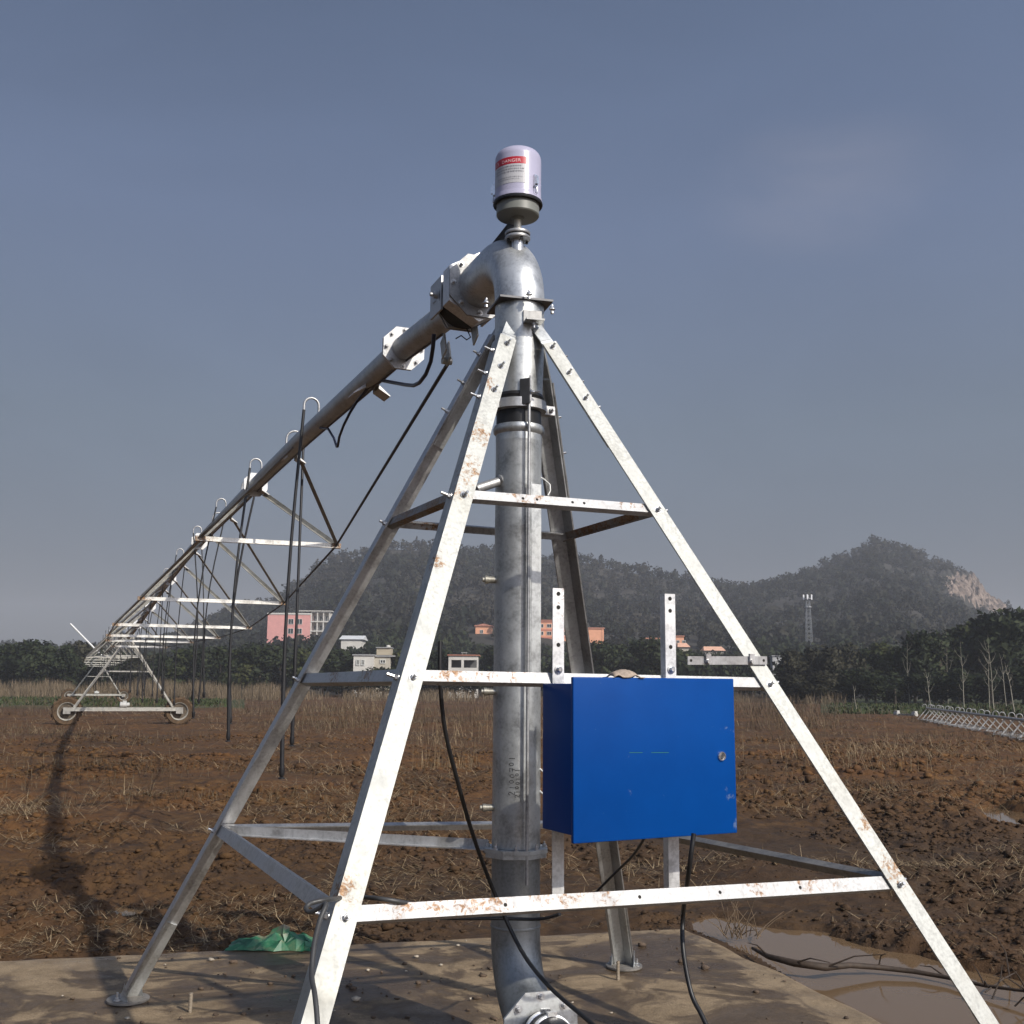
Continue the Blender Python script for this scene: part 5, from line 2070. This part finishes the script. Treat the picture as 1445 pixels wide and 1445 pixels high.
class House:
    def __init__(s, name, x0, x1, ytop, Y, label, cat='building', group=None, depth=9, yaw=0.0, base=None):
        a, b = at(x0, ytop, Y), at(x1, ytop, Y)
        s.w = b.x - a.x
        s.zt = a.z
        s.Y = Y
        c = V(((a.x + b.x) / 2, Y + depth / 2, 0))
        s.zb = float(hill_z(c.x, Y)) - 1.5 if base is None else base
        s.u = V((math.cos(yaw), math.sin(yaw), 0))
        s.n = V((s.u.y, -s.u.x, 0))
        s.o = V((a.x, Y, 0))
        s.depth = depth
        s.root = thing(name, V((c.x, c.y, s.zb)), label, cat, group)

    def P(s, a, d, z):
        return s.o + s.u * a - s.n * d + V((0, 0, z))

    def blk(s, name, a0, a1, d0, d1, z0, z1, mat):
        m = MB()
        m.box(s.P((a0 + a1) / 2, (d0 + d1) / 2, (z0 + z1) / 2), s.u * (a1 - a0) / 2, s.n * (d1 - d0) / 2, V((0, 0, (z1 - z0) / 2)))
        return m.build(name, mat, s.root)

    def window(s, a, z, w, h, d=0):
        m = MB()
        fr = .09
        for (p, q, r, t) in ((a - w / 2, a + w / 2, z + h / 2 - fr, z + h / 2), (a - w / 2, a + w / 2, z - h / 2, z - h / 2 + fr), (a - w / 2, a - w / 2 + fr, z - h / 2 + fr, z + h / 2 - fr),
                             (a + w / 2 - fr, a + w / 2, z - h / 2 + fr, z + h / 2 - fr), (a - .04, a + .04, z - h / 2 + fr, z + h / 2 - fr)):
            m.box(s.P((p + q) / 2, d - .05, (r + t) / 2), s.u * (q - p) / 2, s.n * .06, V((0, 0, (t - r) / 2)))
        f = m.build('window', M_frame, s.root)
        m = MB()
        m.box(s.P(a, d - .012, z), s.u * (w / 2 - fr), s.n * .02, V((0, 0, h / 2 - fr)))
        m.build('pane', M_win, f)


def pxm(n, Y):
    return n * Y / FPX


Yb = 300
pink = wallmat('pink_render', (.60, .29, .265))
orange = wallmat('orange_render', (.68, .33, .20))
cream = wallmat('cream_render', (.40, .37, .31))
M_white2 = wallmat('white_render', (.52, .50, .46))
M_red = wallmat('red_tile', (.36, .15, .10))
M_roofg = wallmat('grey_roof', (.30, .30, .30))

h = House('school_building', 378, 466, 867, Yb, 'pink three storey block with white balcony frame on the hillside behind the irrigation arm', depth=12)
wp_ = pxm(60, Yb)
wt_ = h.w
h.blk('wall', 0, wp_, 0, 12, h.zb, h.zt, pink)
h.blk('parapet', -.15, wp_ - .01, -.15, 12.1, h.zt + .003, h.zt + .45, M_white2)
for r in range(3):
    z = h.zt - 1.9 - r * 2.6
    for xx in (411, 423):
        h.window(pxm(xx - 378, Yb), z, 1.5, 1.5)
z0 = h.zt - 9
h.blk('balcony_wall', wp_ + .003, wt_, 2.0, 12, h.zb, h.zt + .6, M_white2)
for k in range(4):
    a = wp_ + .2 + (wt_ - wp_ - .4) * k / 3
    h.blk('column', a - .16, a + .16, .2, .52, h.zb, h.zt + .6, M_white2)
for r in range(4):
    h.blk('balcony_slab', wp_ + .05, wt_ + .1, .1, 1.99, h.zt + .602 - r * 2.6, h.zt + .9 - r * 2.6, M_white2)
for r in range(3):
    for k in range(3):
        a = wp_ + .2 + (wt_ - wp_ - .4) * (k + .5) / 3
        h.window(a, h.zt - 1.0 - r * 2.6, .9, 1.6, 2.0)
h.blk('roof_slab', wp_ - 3.2, wt_ + .4, -.2, 12.3, h.zt + .905, h.zt + 1.15, M_white2)

h = House('apartment_block', 671, 694, 884, Yb, 'narrow orange block with a low tiled roof just left of the riser pipe', depth=8)
h.blk('wall', 0, h.w, 0, 8, h.zb, h.zt, orange)
h.blk('roof', -.3, h.w + .3, -.3, 8.3, h.zt + .003, h.zt + .35, M_red)
m = MB()
q = [h.P(.3, .3, h.zt + .35), h.P(h.w - .3, .3, h.zt + .35), h.P(h.w - .3, 7.5, h.zt + .35), h.P(.3, 7.5, h.zt + .35), h.P(h.w * .45, 3.5, h.zt + .95), h.P(h.w * .6, 4.5, h.zt + .95)]
m.add(q, [(0, 1, 5, 4), (1, 2, 5), (2, 3, 4, 5), (3, 0, 4)])
m.build('hip_roof', M_red, h.root)
h.window(1.7, h.zt - 1.4, .9, 1.0)
h.window(3.3, h.zt - 3.9, .8, 1.0)

h = House('apartment_block', 757, 806, 876, Yb, 'orange block with red bands and two rows of windows between riser pipe and back leg', depth=10)
h.blk('wall', 0, h.w, 0, 10, h.zb, h.zt, orange)
for z in (0, 2.25, 4.3):
    h.blk('band', -.1, h.w + .1, -.12, 10.1, h.zt - z - .45, h.zt - z + .003, wallmat('red_band', (.50, .20, .14)))
h.blk('roof', -.3, h.w + .3, -.3, 10.3, h.zt + .005, h.zt + .3, M_red)
for z in (1.35, 3.4):
    for k in range(4):
        h.window(1.3 + k * 2.2, h.zt - z, 1.3, 1.0)

h = House('apartment_block', 814, 852, 887, Yb, 'orange block with a blank end wall right of the back leg', depth=10)
h.blk('wall', 0, h.w, 0, 10, h.zb, h.zt, orange)
h.blk('roof', -.25, h.w + .25, -.25, 10.2, h.zt + .003, h.zt + .3, wallmat('terracotta', (.45, .20, .13)))
h.blk('corner_pilaster', h.w - .5, h.w - .1, -.12, .3, h.zb, h.zt - .003, orange)

h = House('apartment_block', 911, 965, 900, Yb, 'low orange block partly hidden by trees behind the right cabinet upright', depth=9)
a = pxm(20, Yb)
h.blk('wall', 0, a, 0, 9, h.zb, h.zt - .3, cream)
h.blk('wall', pxm(32, Yb), h.w, 0, 9, h.zb, h.zt + .4, orange)
h.blk('roof', -.3, a + .2, -.3, 9.2, h.zt - .297, h.zt, wallmat('terracotta_b', (.42, .18, .11)))
h.blk('roof', pxm(32, Yb) - .2, h.w + .2, -.3, 9.2, h.zt + .403, h.zt + .65, wallmat('terracotta_c', (.42, .18, .11)))
for k in range(3):
    h.window(pxm(32, Yb) + 1 + k * 1.6, h.zt - 1.2, .9, 1.2)

for x0, x1, yt, lb in ((957, 973, 908, 'small orange roofed house beside the low orange block'), (994, 1023, 913, 'low house with a light orange roof left of the bright right leg')):
    h = House('small_house', x0, x1, yt, Yb - 20, lb, 'house', depth=6)
    h.blk('wall', .2, h.w - .2, .3, 6, h.zb, h.zt - .9, cream)
    m = MB()
    q = [h.P(-.2, -.2, h.zt - .9), h.P(h.w + .2, -.2, h.zt - .9), h.P(h.w + .2, 6.4, h.zt - .9), h.P(-.2, 6.4, h.zt - .9), h.P(.3, 3, h.zt + .25), h.P(h.w - .3, 3, h.zt + .25)]
    m.add(q, [(0, 1, 5, 4), (1, 2, 5), (2, 3, 4, 5), (3, 0, 4), (3, 2, 1, 0)])
    m.build('roof', wallmat('clay_roof', (.66, .38, .26)), h.root)

Yh = 138
h = House('farm_house', 499, 550, 925, Yh, 'small cream flat roofed house with a rooftop room left of the front leg', 'house', depth=6, base=-.1)
a = pxm(28, Yh)
h.blk('wall', 0, a, 0, 6, h.zb, h.zt, M_white2)
h.blk('rear_wall', a + .003, h.w, .9, 6, h.zb, h.zt - .1, cream)
h.blk('roof_slab', -.15, a + .1, -.15, 6.1, h.zt + .003, h.zt + .15, M_roofg)
h.blk('roof_slab', a + .103, h.w + .6, .7, 6.1, h.zt - .097, h.zt + .06, M_roofg)
h.blk('rooftop_room', pxm(29, Yh), pxm(49, Yh), 2.2, 4.8, h.zt + .153, h.zt + 1.05, wallmat('tan_render', (.36, .31, .23)))
h.blk('rooftop_cap', pxm(28, Yh), pxm(50, Yh), 2.0, 5.0, h.zt + 1.053, h.zt + 1.15, M_roofg)
m = MB()
tc = h.P(pxm(44, Yh), 3.4, h.zt + 1.16)
m.lathe(tc, (0, 0, 1), [(.28, 0), (.28, .22), (.1, .3)], 14)
m.build('water_tank', M_white2, h.root)
for xx in (6.5, 13.5):
    h.window(pxm(xx, Yh), h.zt - .85, .45, .75)
h.window(pxm(40, Yh), h.zt - .7, .7, .5, .9)

h = House('farm_house', 633, 675, 925, Yh, 'small cream house with two wide dark openings between front leg and riser pipe', 'house', depth=5, base=-.1)
w = h.w
zo, zp = h.zt - .55, h.zt - 1.5
for a0, a1 in ((0, pxm(4, Yh)), (pxm(18, Yh), pxm(21.5, Yh)), (w - pxm(2, Yh), w)):
    h.blk('pillar', a0, a1, .0, .3, zp, zo, M_white2)
h.blk('lintel', 0, w, .0, .3, zo + .003, h.zt, M_white2)
h.blk('parapet', 0, w, .0, .3, h.zb, zp - .003, M_white2)
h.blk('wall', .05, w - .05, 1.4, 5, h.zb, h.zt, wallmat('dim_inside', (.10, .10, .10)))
h.blk('roof', -.15, w + .15, -.2, 5.1, h.zt + .003, h.zt + .12, M_red)
m = MB()
for q in (-.25, .25):
    m.tube([h.P(w * .5 + q, 2, h.zt + .12), h.P(w * .5 + q, 2, h.zt + .42)], .03, 6)
m.tube([h.P(w * .5 - .4, 2, h.zt + .42), h.P(w * .5 + .4, 2, h.zt + .42)], .04, 6)
m.build('solar_rack', M_roofg, h.root)

h = House('shed', 480, 511, 898, 230, 'long low white shed roof among the trees right of the pink block', 'shed', depth=8)
h.blk('wall', .2, h.w - .2, .2, 8, h.zb, h.zt - .6, M_white2)
m = MB()
q = [h.P(-.2, -.2, h.zt - .6), h.P(h.w + .2, -.2, h.zt - .6), h.P(h.w + .2, 8.2, h.zt - .6), h.P(-.2, 8.2, h.zt - .6), h.P(-.2, 4, h.zt + .35), h.P(h.w + .2, 4, h.zt + .35)]
m.add(q, [(0, 1, 5, 4), (2, 3, 4, 5), (1, 2, 5), (3, 0, 4), (3, 2, 1, 0)])
m.build('roof', wallmat('pale_roof', (.55, .56, .56)), h.root)

h = House('farm_house', 1090, 1107, 926, 170, 'small whitish house between the right leg and the dark grove', 'house', depth=5, yaw=-.15)
h.blk('wall', 0, h.w, 0, 5, h.zb, h.zt, wallmat('grey_render', (.42, .42, .42)))
h.blk('roof', -.12, h.w + .15, -.15, 5.1, h.zt + .003, h.zt + .14, M_roofg)
h.window(.6, h.zt - 1.0, .4, .7)
h.window(1.3, h.zt - 1.0, .4, .7)

# mobile phone mast
Yt = 330
pb, ptp = at(1142, 912, Yt), at(1140, 845, Yt)
mast = thing('phone_mast', V((pb.x, pb.y, pb.z - 4)), 'tall grey lattice phone mast with white antennas in front of the right hill', 'mast')
m = MB()
zb_, zt_ = pb.z - 4, ptp.z
for k in range(4):
    sx, sy = ((-1, -1), (1, -1), (1, 1), (-1, 1))[k]
    m.tube([V((pb.x + sx * 1.0, pb.y + sy * 1.0, zb_)), V((pb.x + sx * .5, pb.y + sy * .5, zt_))], .09, 5)
nl = 14
for i in range(nl):
    f0, f1 = i / nl, (i + 1) / nl
    r0, r1 = 1.0 - .5 * f0, 1.0 - .5 * f1
    za, zc = zb_ + (zt_ - zb_) * f0, zb_ + (zt_ - zb_) * f1
    cs = ((-1, -1), (1, -1), (1, 1), (-1, 1))
    for k in range(4):
        a, b = cs[k], cs[(k + 1) % 4]
        m.tube([V((pb.x + a[0] * r0, pb.y + a[1] * r0, za)), V((pb.x + b[0] * r1, pb.y + b[1] * r1, zc))], .05, 4)
        m.tube([V((pb.x + b[0] * r0, pb.y + b[1] * r0, za)), V((pb.x + a[0] * r1, pb.y + a[1] * r1, zc))], .05, 4)
m.build('lattice', plain('mast_grey', (.22, .23, .24), .5, .3), mast)
m = MB()
m.lathe(V((pb.x, pb.y, zt_)), (0, 0, 1), [(1.2, 0), (1.2, .2)], 12)
m.lathe(V((pb.x, pb.y, zt_ - 2.6)), (0, 0, 1), [(1.1, 0), (1.1, .2)], 12)
m.build('platform', plain('mast_platform', (.35, .36, .37), .5), mast)
for k in range(6):
    an = k * PI / 3 + .2
    m = MB()
    m.box(V((pb.x + math.cos(an) * 1.35, pb.y + math.sin(an) * 1.35, zt_ + .5)), (.16, 0, 0), (0, .1, 0), (0, 0, .75))
    m.build('antenna', plain('antenna_white', (.75, .75, .75), .5), mast)
for px, yb, yt in ((1137, 972, 942),):
    b = G(px, 985)
    po = MB()
    po.tube([b, V((b.x, b.y, at(px, yt, b.y).z))], [.07, .05], 8)
    po.tube([V((b.x - .3, b.y, at(px, yt + 3, b.y).z)), V((b.x + .3, b.y, at(px, yt + 3, b.y).z))], .03, 6)
    tag(po.build('utility_pole', plain('pole_grey', (.35, .34, .32), .8), None, 60, base=b), 'thin grey pole with a short crossarm at the left end of the dark grove', 'pole')


# ------------------------------------------------------------------ blades: reeds, straw, stalks
def blades(name, base, length, width, lean, mat, label, seed, curve=.3, flat=False):
    g = np.random.default_rng(seed)
    n = len(base)
    az = g.uniform(0, 2 * PI, n)
    d = np.stack([np.cos(az), np.sin(az), np.zeros(n)], -1)
    sd = np.stack([-np.sin(az + g.normal(0, .6, n)), np.cos(az), np.zeros(n)], -1)
    up = np.array([0, 0, 1.0])
    tip = d * np.sin(lean)[:, None] + up * np.cos(lean)[:, None]
    mid = base + tip * (length * .55)[:, None] + up * (length * curve * .15)[:, None]
    end = base + tip * length[:, None] - up * (length * curve * .25)[:, None] * (np.sin(lean)[:, None])
    w = width[:, None]
    vs = np.stack([base - sd * w, base + sd * w, mid + sd * w * .8, mid - sd * w * .8, end + sd * w * .25, end - sd * w * .25], 1).reshape(-1, 3)
    i = np.arange(n)[:, None] * 6
    f = np.concatenate([i + np.array([[0, 1, 2, 3]]), i + np.array([[3, 2, 4, 5]])], 0)
    o = mesh_np(name, vs, f, mat, 4, False)
    return tag(o, label, None, None, 'stuff')


M_reed = foliage('dry_reed', [(.3, (.085, .065, .042)), (.5, (.14, .105, .067)), (.7, (.21, .16, .105))], 1.6)
M_straw = foliage('pale_straw', [(.3, (.12, .085, .048)), (.5, (.23, .17, .10)), (.7, (.40, .31, .19))], 9)
M_stalk = foliage('brown_stalk', [(.3, (.055, .040, .024)), (.5, (.10, .073, .044)), (.7, (.19, .14, .085))], 2)
M_crop = foliage('green_crop', [(.3, (.022, .031, .011)), (.5, (.036, .050, .017)), (.7, (.065, .068, .027))], .3)
gb = np.random.default_rng(5)


def gz(x, y):
    return ground_h(np.asarray(x, float), np.asarray(y, float))


n = 24000
yy = gb.uniform(104, 132, n)
px = np.concatenate([gb.uniform(-60, 400, 16000), gb.uniform(400, 1190, 8000)])
cl = fbm(px * .02, yy * .05, 3)
k = cl + gb.normal(0, .2, n) > -.12
xx = (px - 722.5) / FPX * yy
ln_ = gb.uniform(1.0, 2.0, n) * (1 + .5 * cl) * np.where(px > 400, .6, .9)
blades('dry_reeds', np.stack([xx, yy, np.zeros(n)], -1)[k], np.clip(ln_[k], .5, 2.6), gb.uniform(.010, .028, n)[k], np.abs(gb.normal(0, .34, n))[k], M_reed, 'band of tan dry reeds at the far edge of the field', 21)
n = 9000
yy = gb.uniform(62, 112, n)
px = np.concatenate([gb.uniform(-60, 330, 4500), gb.uniform(1165, 1520, 4500)])
xx = (px - 722.5) / FPX * yy
k = (fbm(xx * .06, yy * .12, 3) + gb.normal(0, .15, n) > -.08) & ((px > 1150) | (yy > 74))
blades('green_crop', np.stack([xx, yy, np.zeros(n)], -1)[k], gb.uniform(.10, .32, n)[k], gb.uniform(.04, .10, n)[k], np.abs(gb.normal(0, .6, n))[k], M_crop, 'strip of low green crop along the far field edge', 22)
# brownish dry weeds in the middle distance
n = 48000
yy = np.exp(gb.uniform(np.log(15), np.log(96), n))
px = gb.uniform(-80, 1530, n)
xx = (px - 722.5) / FPX * yy
dn = fbm(xx * .13 + 5, yy * .13, 3)
hot = np.exp(-(((px - 1110) / 75) ** 2)) * (yy > 40) * .55 + np.exp(-(((px - 470) / 90) ** 2)) * (yy > 34) * (yy < 70) * .35 + .08 * (px < 700) * (yy > 48) + np.exp(-(((px - 640) / 90) ** 2)) * .14
k = dn + hot + gb.normal(0, .12, n) > .20
ll = gb.uniform(.08, .40, n) * (1 + 1.3 * hot) * np.clip(yy / 40, .6, 1.3)
blades('dry_weeds', np.stack([xx, yy, gz(xx, yy) - .01], -1)[k], ll[k], (.002 + yy * .00014)[k], np.abs(gb.normal(.45, .6, n))[k], M_stalk, 'brown dead weeds scattered over the far half of the field', 23)
# straw litter, near
n = 80000
yy = np.exp(gb.uniform(np.log(6.2), np.log(60), n))
px = gb.uniform(-90, 1540, n)
xx = (px - 722.5) / FPX * yy
dn = fbm(xx * .25 + 11, yy * .36, 4) * 1.4
k = (dn + gb.normal(0, .14, n) > .20) & (poly_sd(xx, yy, SLABP) > .12) & (poly_sd(xx, yy, PUD) > .0)
ll = gb.uniform(.04, .22, n) * np.clip(yy / 11, .7, 2.2)
blades('straw_litter', np.stack([xx, yy, gz(xx, yy) + .012], -1)[k], ll[k], (.0013 + yy * .00013)[k], gb.normal(1.38, .22, n)[k], M_straw, 'pale straw and stalk litter strewn over the ploughed soil', 24, .10)
# tufts of straw at the left and a few standing stalks
bs, ls, ws, le = [], [], [], []
for cx, cy, cnt, rad, L0, ln0 in ((20, 1150, 260, .45, .55, 1.2), (60, 1140, 120, .3, .45, 1.25), (185, 1122, 160, .35, .4, 1.2), (640, 1090, 60, .5, .5, .25), (668, 1040, 50, .8, .7, .2), (600, 1050, 60, 1.0, .6, .4), (500, 1005, 120, 1.5, .9, .6),
                                  (1180, 1075, 120, .9, .6, .5), (1210, 1090, 90, .8, .5, .5), (1330, 1062, 160, 1.6, .5, .9), (1295, 1062, 120, 1.5, .5, .9), (560, 1165, 120, .7, .3, 1.1), (650, 1185, 140, .6, .3, 1.1), (920, 1250, 40, .4, .25, 1.2)):
    c = G(cx, cy)
    for _ in range(cnt):
        x_, y_ = c.x + gb.normal(0, rad), c.y + gb.normal(0, rad * .5)
        if poly_sd(np.array([x_]), np.array([y_]), SLABP)[0] < .1:
            continue
        bs.append((x_, y_, float(gz([x_], [y_])[0]) + .01))
        ls.append(L0 * gb.uniform(.5, 1.2))
        ws.append(.0016 + c.y * .00010)
        le.append(abs(gb.normal(ln0, .22)))
blades('straw_tufts', np.array(bs), np.array(ls), np.array(ws), np.array(le), M_straw, 'tufts of pale dead grass in the ploughed field', 25)

# clods ------------------------------------------------------------------
ph = (1 + 5 ** .5) / 2
ICO = np.array([(-1, ph, 0), (1, ph, 0), (-1, -ph, 0), (1, -ph, 0), (0, -1, ph), (0, 1, ph), (0, -1, -ph), (0, 1, -ph), (ph, 0, -1), (ph, 0, 1), (-ph, 0, -1), (-ph, 0, 1)]) / 1.9
ICF = np.array([(0, 11, 5), (0, 5, 1), (0, 1, 7), (0, 7, 10), (0, 10, 11), (1, 5, 9), (5, 11, 4), (11, 10, 2), (10, 7, 6), (7, 1, 8), (3, 9, 4), (3, 4, 2), (3, 2, 6), (3, 6, 8), (3, 8, 9), (4, 9, 5), (2, 4, 11), (6, 2, 10), (8, 6, 7), (9, 8, 1)])


def lumps(name, pos, size, mat, label, seed):
    g = np.random.default_rng(seed)
    n = len(pos)
    a = g.uniform(0, 2 * PI, n)
    v = np.repeat(ICO[None], n, 0) * (1 + .22 * g.normal(size=(n, 12, 1)))
    ca, sa = np.cos(a)[:, None], np.sin(a)[:, None]
    v = np.stack([v[..., 0] * ca - v[..., 1] * sa, v[..., 0] * sa + v[..., 1] * ca, v[..., 2] * g.uniform(.45, .9, n)[:, None]], -1)
    v = v * np.stack([size * g.uniform(.8, 1.6, n), size, size], -1)[:, None, :] + pos[:, None, :]
    f = (np.arange(n)[:, None, None] * 12 + ICF[None]).reshape(-1, 3)
    return tag(mesh_np(name, v.reshape(-1, 3), f, mat, 3, True), label, None, None, 'stuff')


n = 75000
yy = np.exp(gb.uniform(np.log(6.0), np.log(34), n))
px = gb.uniform(-90, 1540, n)
xx = (px - 722.5) / FPX * yy
dn = fbm(xx * .22 + 31, yy * .30, 4) * 1.5 + .22 * (xx > 1) + .38 * sstep(.3, 1.2, xx) * (1 - sstep(11.5, 14, yy))
k = (dn + gb.normal(0, .12, n) > .12) & (poly_sd(xx, yy, SLABP) > .1) & (poly_sd(xx, yy, PUD) > .06) & (poly_sd(xx, yy, PUD_R) > .1)
sz = np.clip(np.exp(gb.normal(np.log(.0095), .6, n)), .004, .045) * np.clip(yy / 9, .8, 2.0)
lumps('soil_clods', np.stack([xx, yy, gz(xx, yy) + sz * .15], -1)[k], sz[k], soil, 'loose lumps of brown soil over the field', 31)
n = 1500
uu, vv = gb.uniform(.1, 6, n), gb.uniform(.05, 6.4, n) ** 1.0
p3 = np.stack([SC.x + SX.x * uu + SY.x * vv, SC.y + SX.y * uu + SY.y * vv, np.full(n, .006)], -1)
k = fbm(p3[:, 0] * .9, p3[:, 1] * .9, 3) + gb.normal(0, .25, n) > -.05
sz = np.clip(np.exp(gb.normal(np.log(.006), .6, n)), .003, .028)
lumps('mud_crumbs', p3[k], sz[k], plain('crumb_soil', (.09, .062, .042), .9, var=.5, scale=30), 'crumbs of mud scattered on the slab', 32)
n = 70
uu, vv = gb.uniform(.1, 6, n), gb.uniform(.05, 3.5, n)
p3 = np.stack([SC.x + SX.x * uu + SY.x * vv, SC.y + SX.y * uu + SY.y * vv, np.full(n, .009)], -1)
lumps('pale_chips', p3, np.clip(np.exp(gb.normal(np.log(.008), .4, n)), .004, .02), plain('chip_stone', (.38, .33, .26), .8, var=.3, scale=30), 'pale stone chips on the slab', 33)

# ------------------------------------------------------------------ small things round the slab
gp = G(388, 1334)
vs, fs = [], []
nx, ny = 15, 9
r = random.Random(3)
for j in range(ny):
    for i in range(nx):
        a, b = i / (nx - 1), j / (ny - 1)
        x_ = (a - .5) * .52 + r.uniform(-.022, .022)
        y_ = (b - .5) * .30 + r.uniform(-.016, .016)
        env = math.sin(PI * min(max(a, .02), .98)) ** .5 * math.sin(PI * b) ** .55
        hh_ = (.028 + .050 * (a > .48) + .022 * abs(math.sin(a * 13 + b * 5)) + .018 * math.sin(b * 11 - a * 7)) * env * (.65 + .6 * r.random())
        vs.append(gp + V((x_, y_ - .02, .006 + hh_)) + V((0, -.03 * b, 0)))
for j in range(ny - 1):
    for i in range(nx - 1):
        q = (j * nx + i, j * nx + i + 1, (j + 1) * nx + i + 1, (j + 1) * nx + i)
        if r.random() < .5:
            fs += [(q[0], q[1], q[2]), (q[0], q[2], q[3])]
        else:
            fs += [(q[0], q[1], q[3]), (q[1], q[2], q[3])]
m = MB()
m.add(vs, fs)
gm_, t, p = new_mat('green_plastic')
col = ramp(t, noise(t, 9, 4), [(.36, (.014, .075, .038)), (.50, (.028, .135, .068)), (.58, (.085, .165, .085)), (.68, (.19, .17, .11))])
t.links.new(col, p.inputs['Base Color'])
p.inputs['Roughness'].default_value = .45
tarp = m.build('plastic_sheet', gm_, None, None, base=gp)
tag(tarp, 'crumpled green plastic sheet lying at the far edge of the concrete slab', 'plastic sheet')

M_stake = plain('stake_steel', (.30, .25, .19), .6, .3)
for px, yb, yt, lb in ((268, 1428, 1401, 'short steel stake standing in the slab right of the back left foot plate'), (872, 1383, 1356, 'short steel stake standing in the slab left of the back leg foot')):
    b = G(px, yb)
    m = MB()
    top = at(px, yt, b.y).z
    m.tube([b + V((0, 0, -.02)), V((b.x + .002, b.y, top))], .009, 10)
    for k in range(6):
        z = top * (k + .5) / 6
        m.lathe(V((b.x, b.y, z)), (0, 0, 1), [(.009, -.004), (.0105, 0), (.009, .004)], 10)
    tag(m.build('steel_stake', M_stake, None, 60, base=b), lb, 'stake')

bl = [G(*q, z) for q, z in (((1062, 1338), .0), ((1085, 1350), .01), ((1120, 1359), .015), ((1165, 1365), .01), ((1200, 1362), .0), ((1240, 1365), -.02), ((1290, 1371), -.03), ((1335, 1379), -.03), ((1390, 1391), -.02), ((1450, 1399), .0), ((1520, 1408), .02))]
M_twig = plain('wet_branch', (.045, .030, .020), .75, var=.4, scale=30)
brn = thing('fallen_branch', bl[0], 'long dark crooked branch lying across the muddy puddle', 'branch')
m = MB()
m.tube(bl, [.010, .017, .021, .022, .017, .016, .014, .012, .010, .008, .006], 8)
m.build('stem', M_twig, brn, 60)
rt_ = random.Random(8)
for i in (1, 2, 3, 5, 7, 8, 8, 9, 9):
    m = MB()
    p0 = bl[i]
    q = p0 + V((rt_.uniform(-.2, .3), rt_.uniform(-.25, .2), rt_.uniform(.02, .16)))
    m.tube([p0, p0.lerp(q, .5) + V((0, .02, .02)), q], [.006, .004, .002], 5)
    m.build('twig', M_twig, brn, 60)
for px, py in ((1400, 1410), (1425, 1380), (1432, 1420), (1390, 1400), (1440, 1395)):
    m = MB()
    p0 = G(px, py, -.04)
    q = p0 + V((rt_.uniform(-.25, .25), rt_.uniform(-.1, .3), rt_.uniform(.05, .22)))
    m.tube([p0, p0.lerp(q, .5) + V((.02, 0, .02)), q], [.005, .004, .002], 5)
    m.build('twig', M_twig, brn, 60)
c = G(1045, 1322, -.03)
tw = MB()
for k in range(26):
    p0 = c + V((rt_.uniform(-.12, .14), rt_.uniform(-.08, .08), 0))
    a = rt_.uniform(-1.1, 1.1)
    L = rt_.uniform(.10, .32)
    q = p0 + V((math.sin(a) * L, rt_.uniform(-.08, .08), math.cos(a) * L))
    tw.tube([p0, p0.lerp(q, .5) + V((rt_.uniform(-.02, .02), 0, .01)), q], [.004, .003, .0015], 5)
tag(tw.build('dead_twigs', plain('dead_twig', (.13, .09, .055), .85, var=.3), None, 60, base=c), 'clump of dead brown twigs standing at the corner of the puddle', 'twigs')

# ------------------------------------------------------------------ air
hz = MB()
hz.abox(-2400, 2400, -120, 1650, -1.6, 118)
hm = bpy.data.materials.new('air')
hm.use_nodes = True
ht = hm.node_tree
ht.nodes.clear()
ho = ht.nodes.new('ShaderNodeOutputMaterial')
hv = ht.nodes.new('ShaderNodeVolumePrincipled')
hv.inputs['Color'].default_value = (.80, .84, .92, 1)
hv.inputs['Density'].default_value = .00042
hv.inputs['Anisotropy'].default_value = .0
ht.links.new(hv.outputs[0], ho.inputs['Volume'])
haze = hz.build('haze', hm)
tag(haze, kind='stuff', label='thin pale haze in the air')
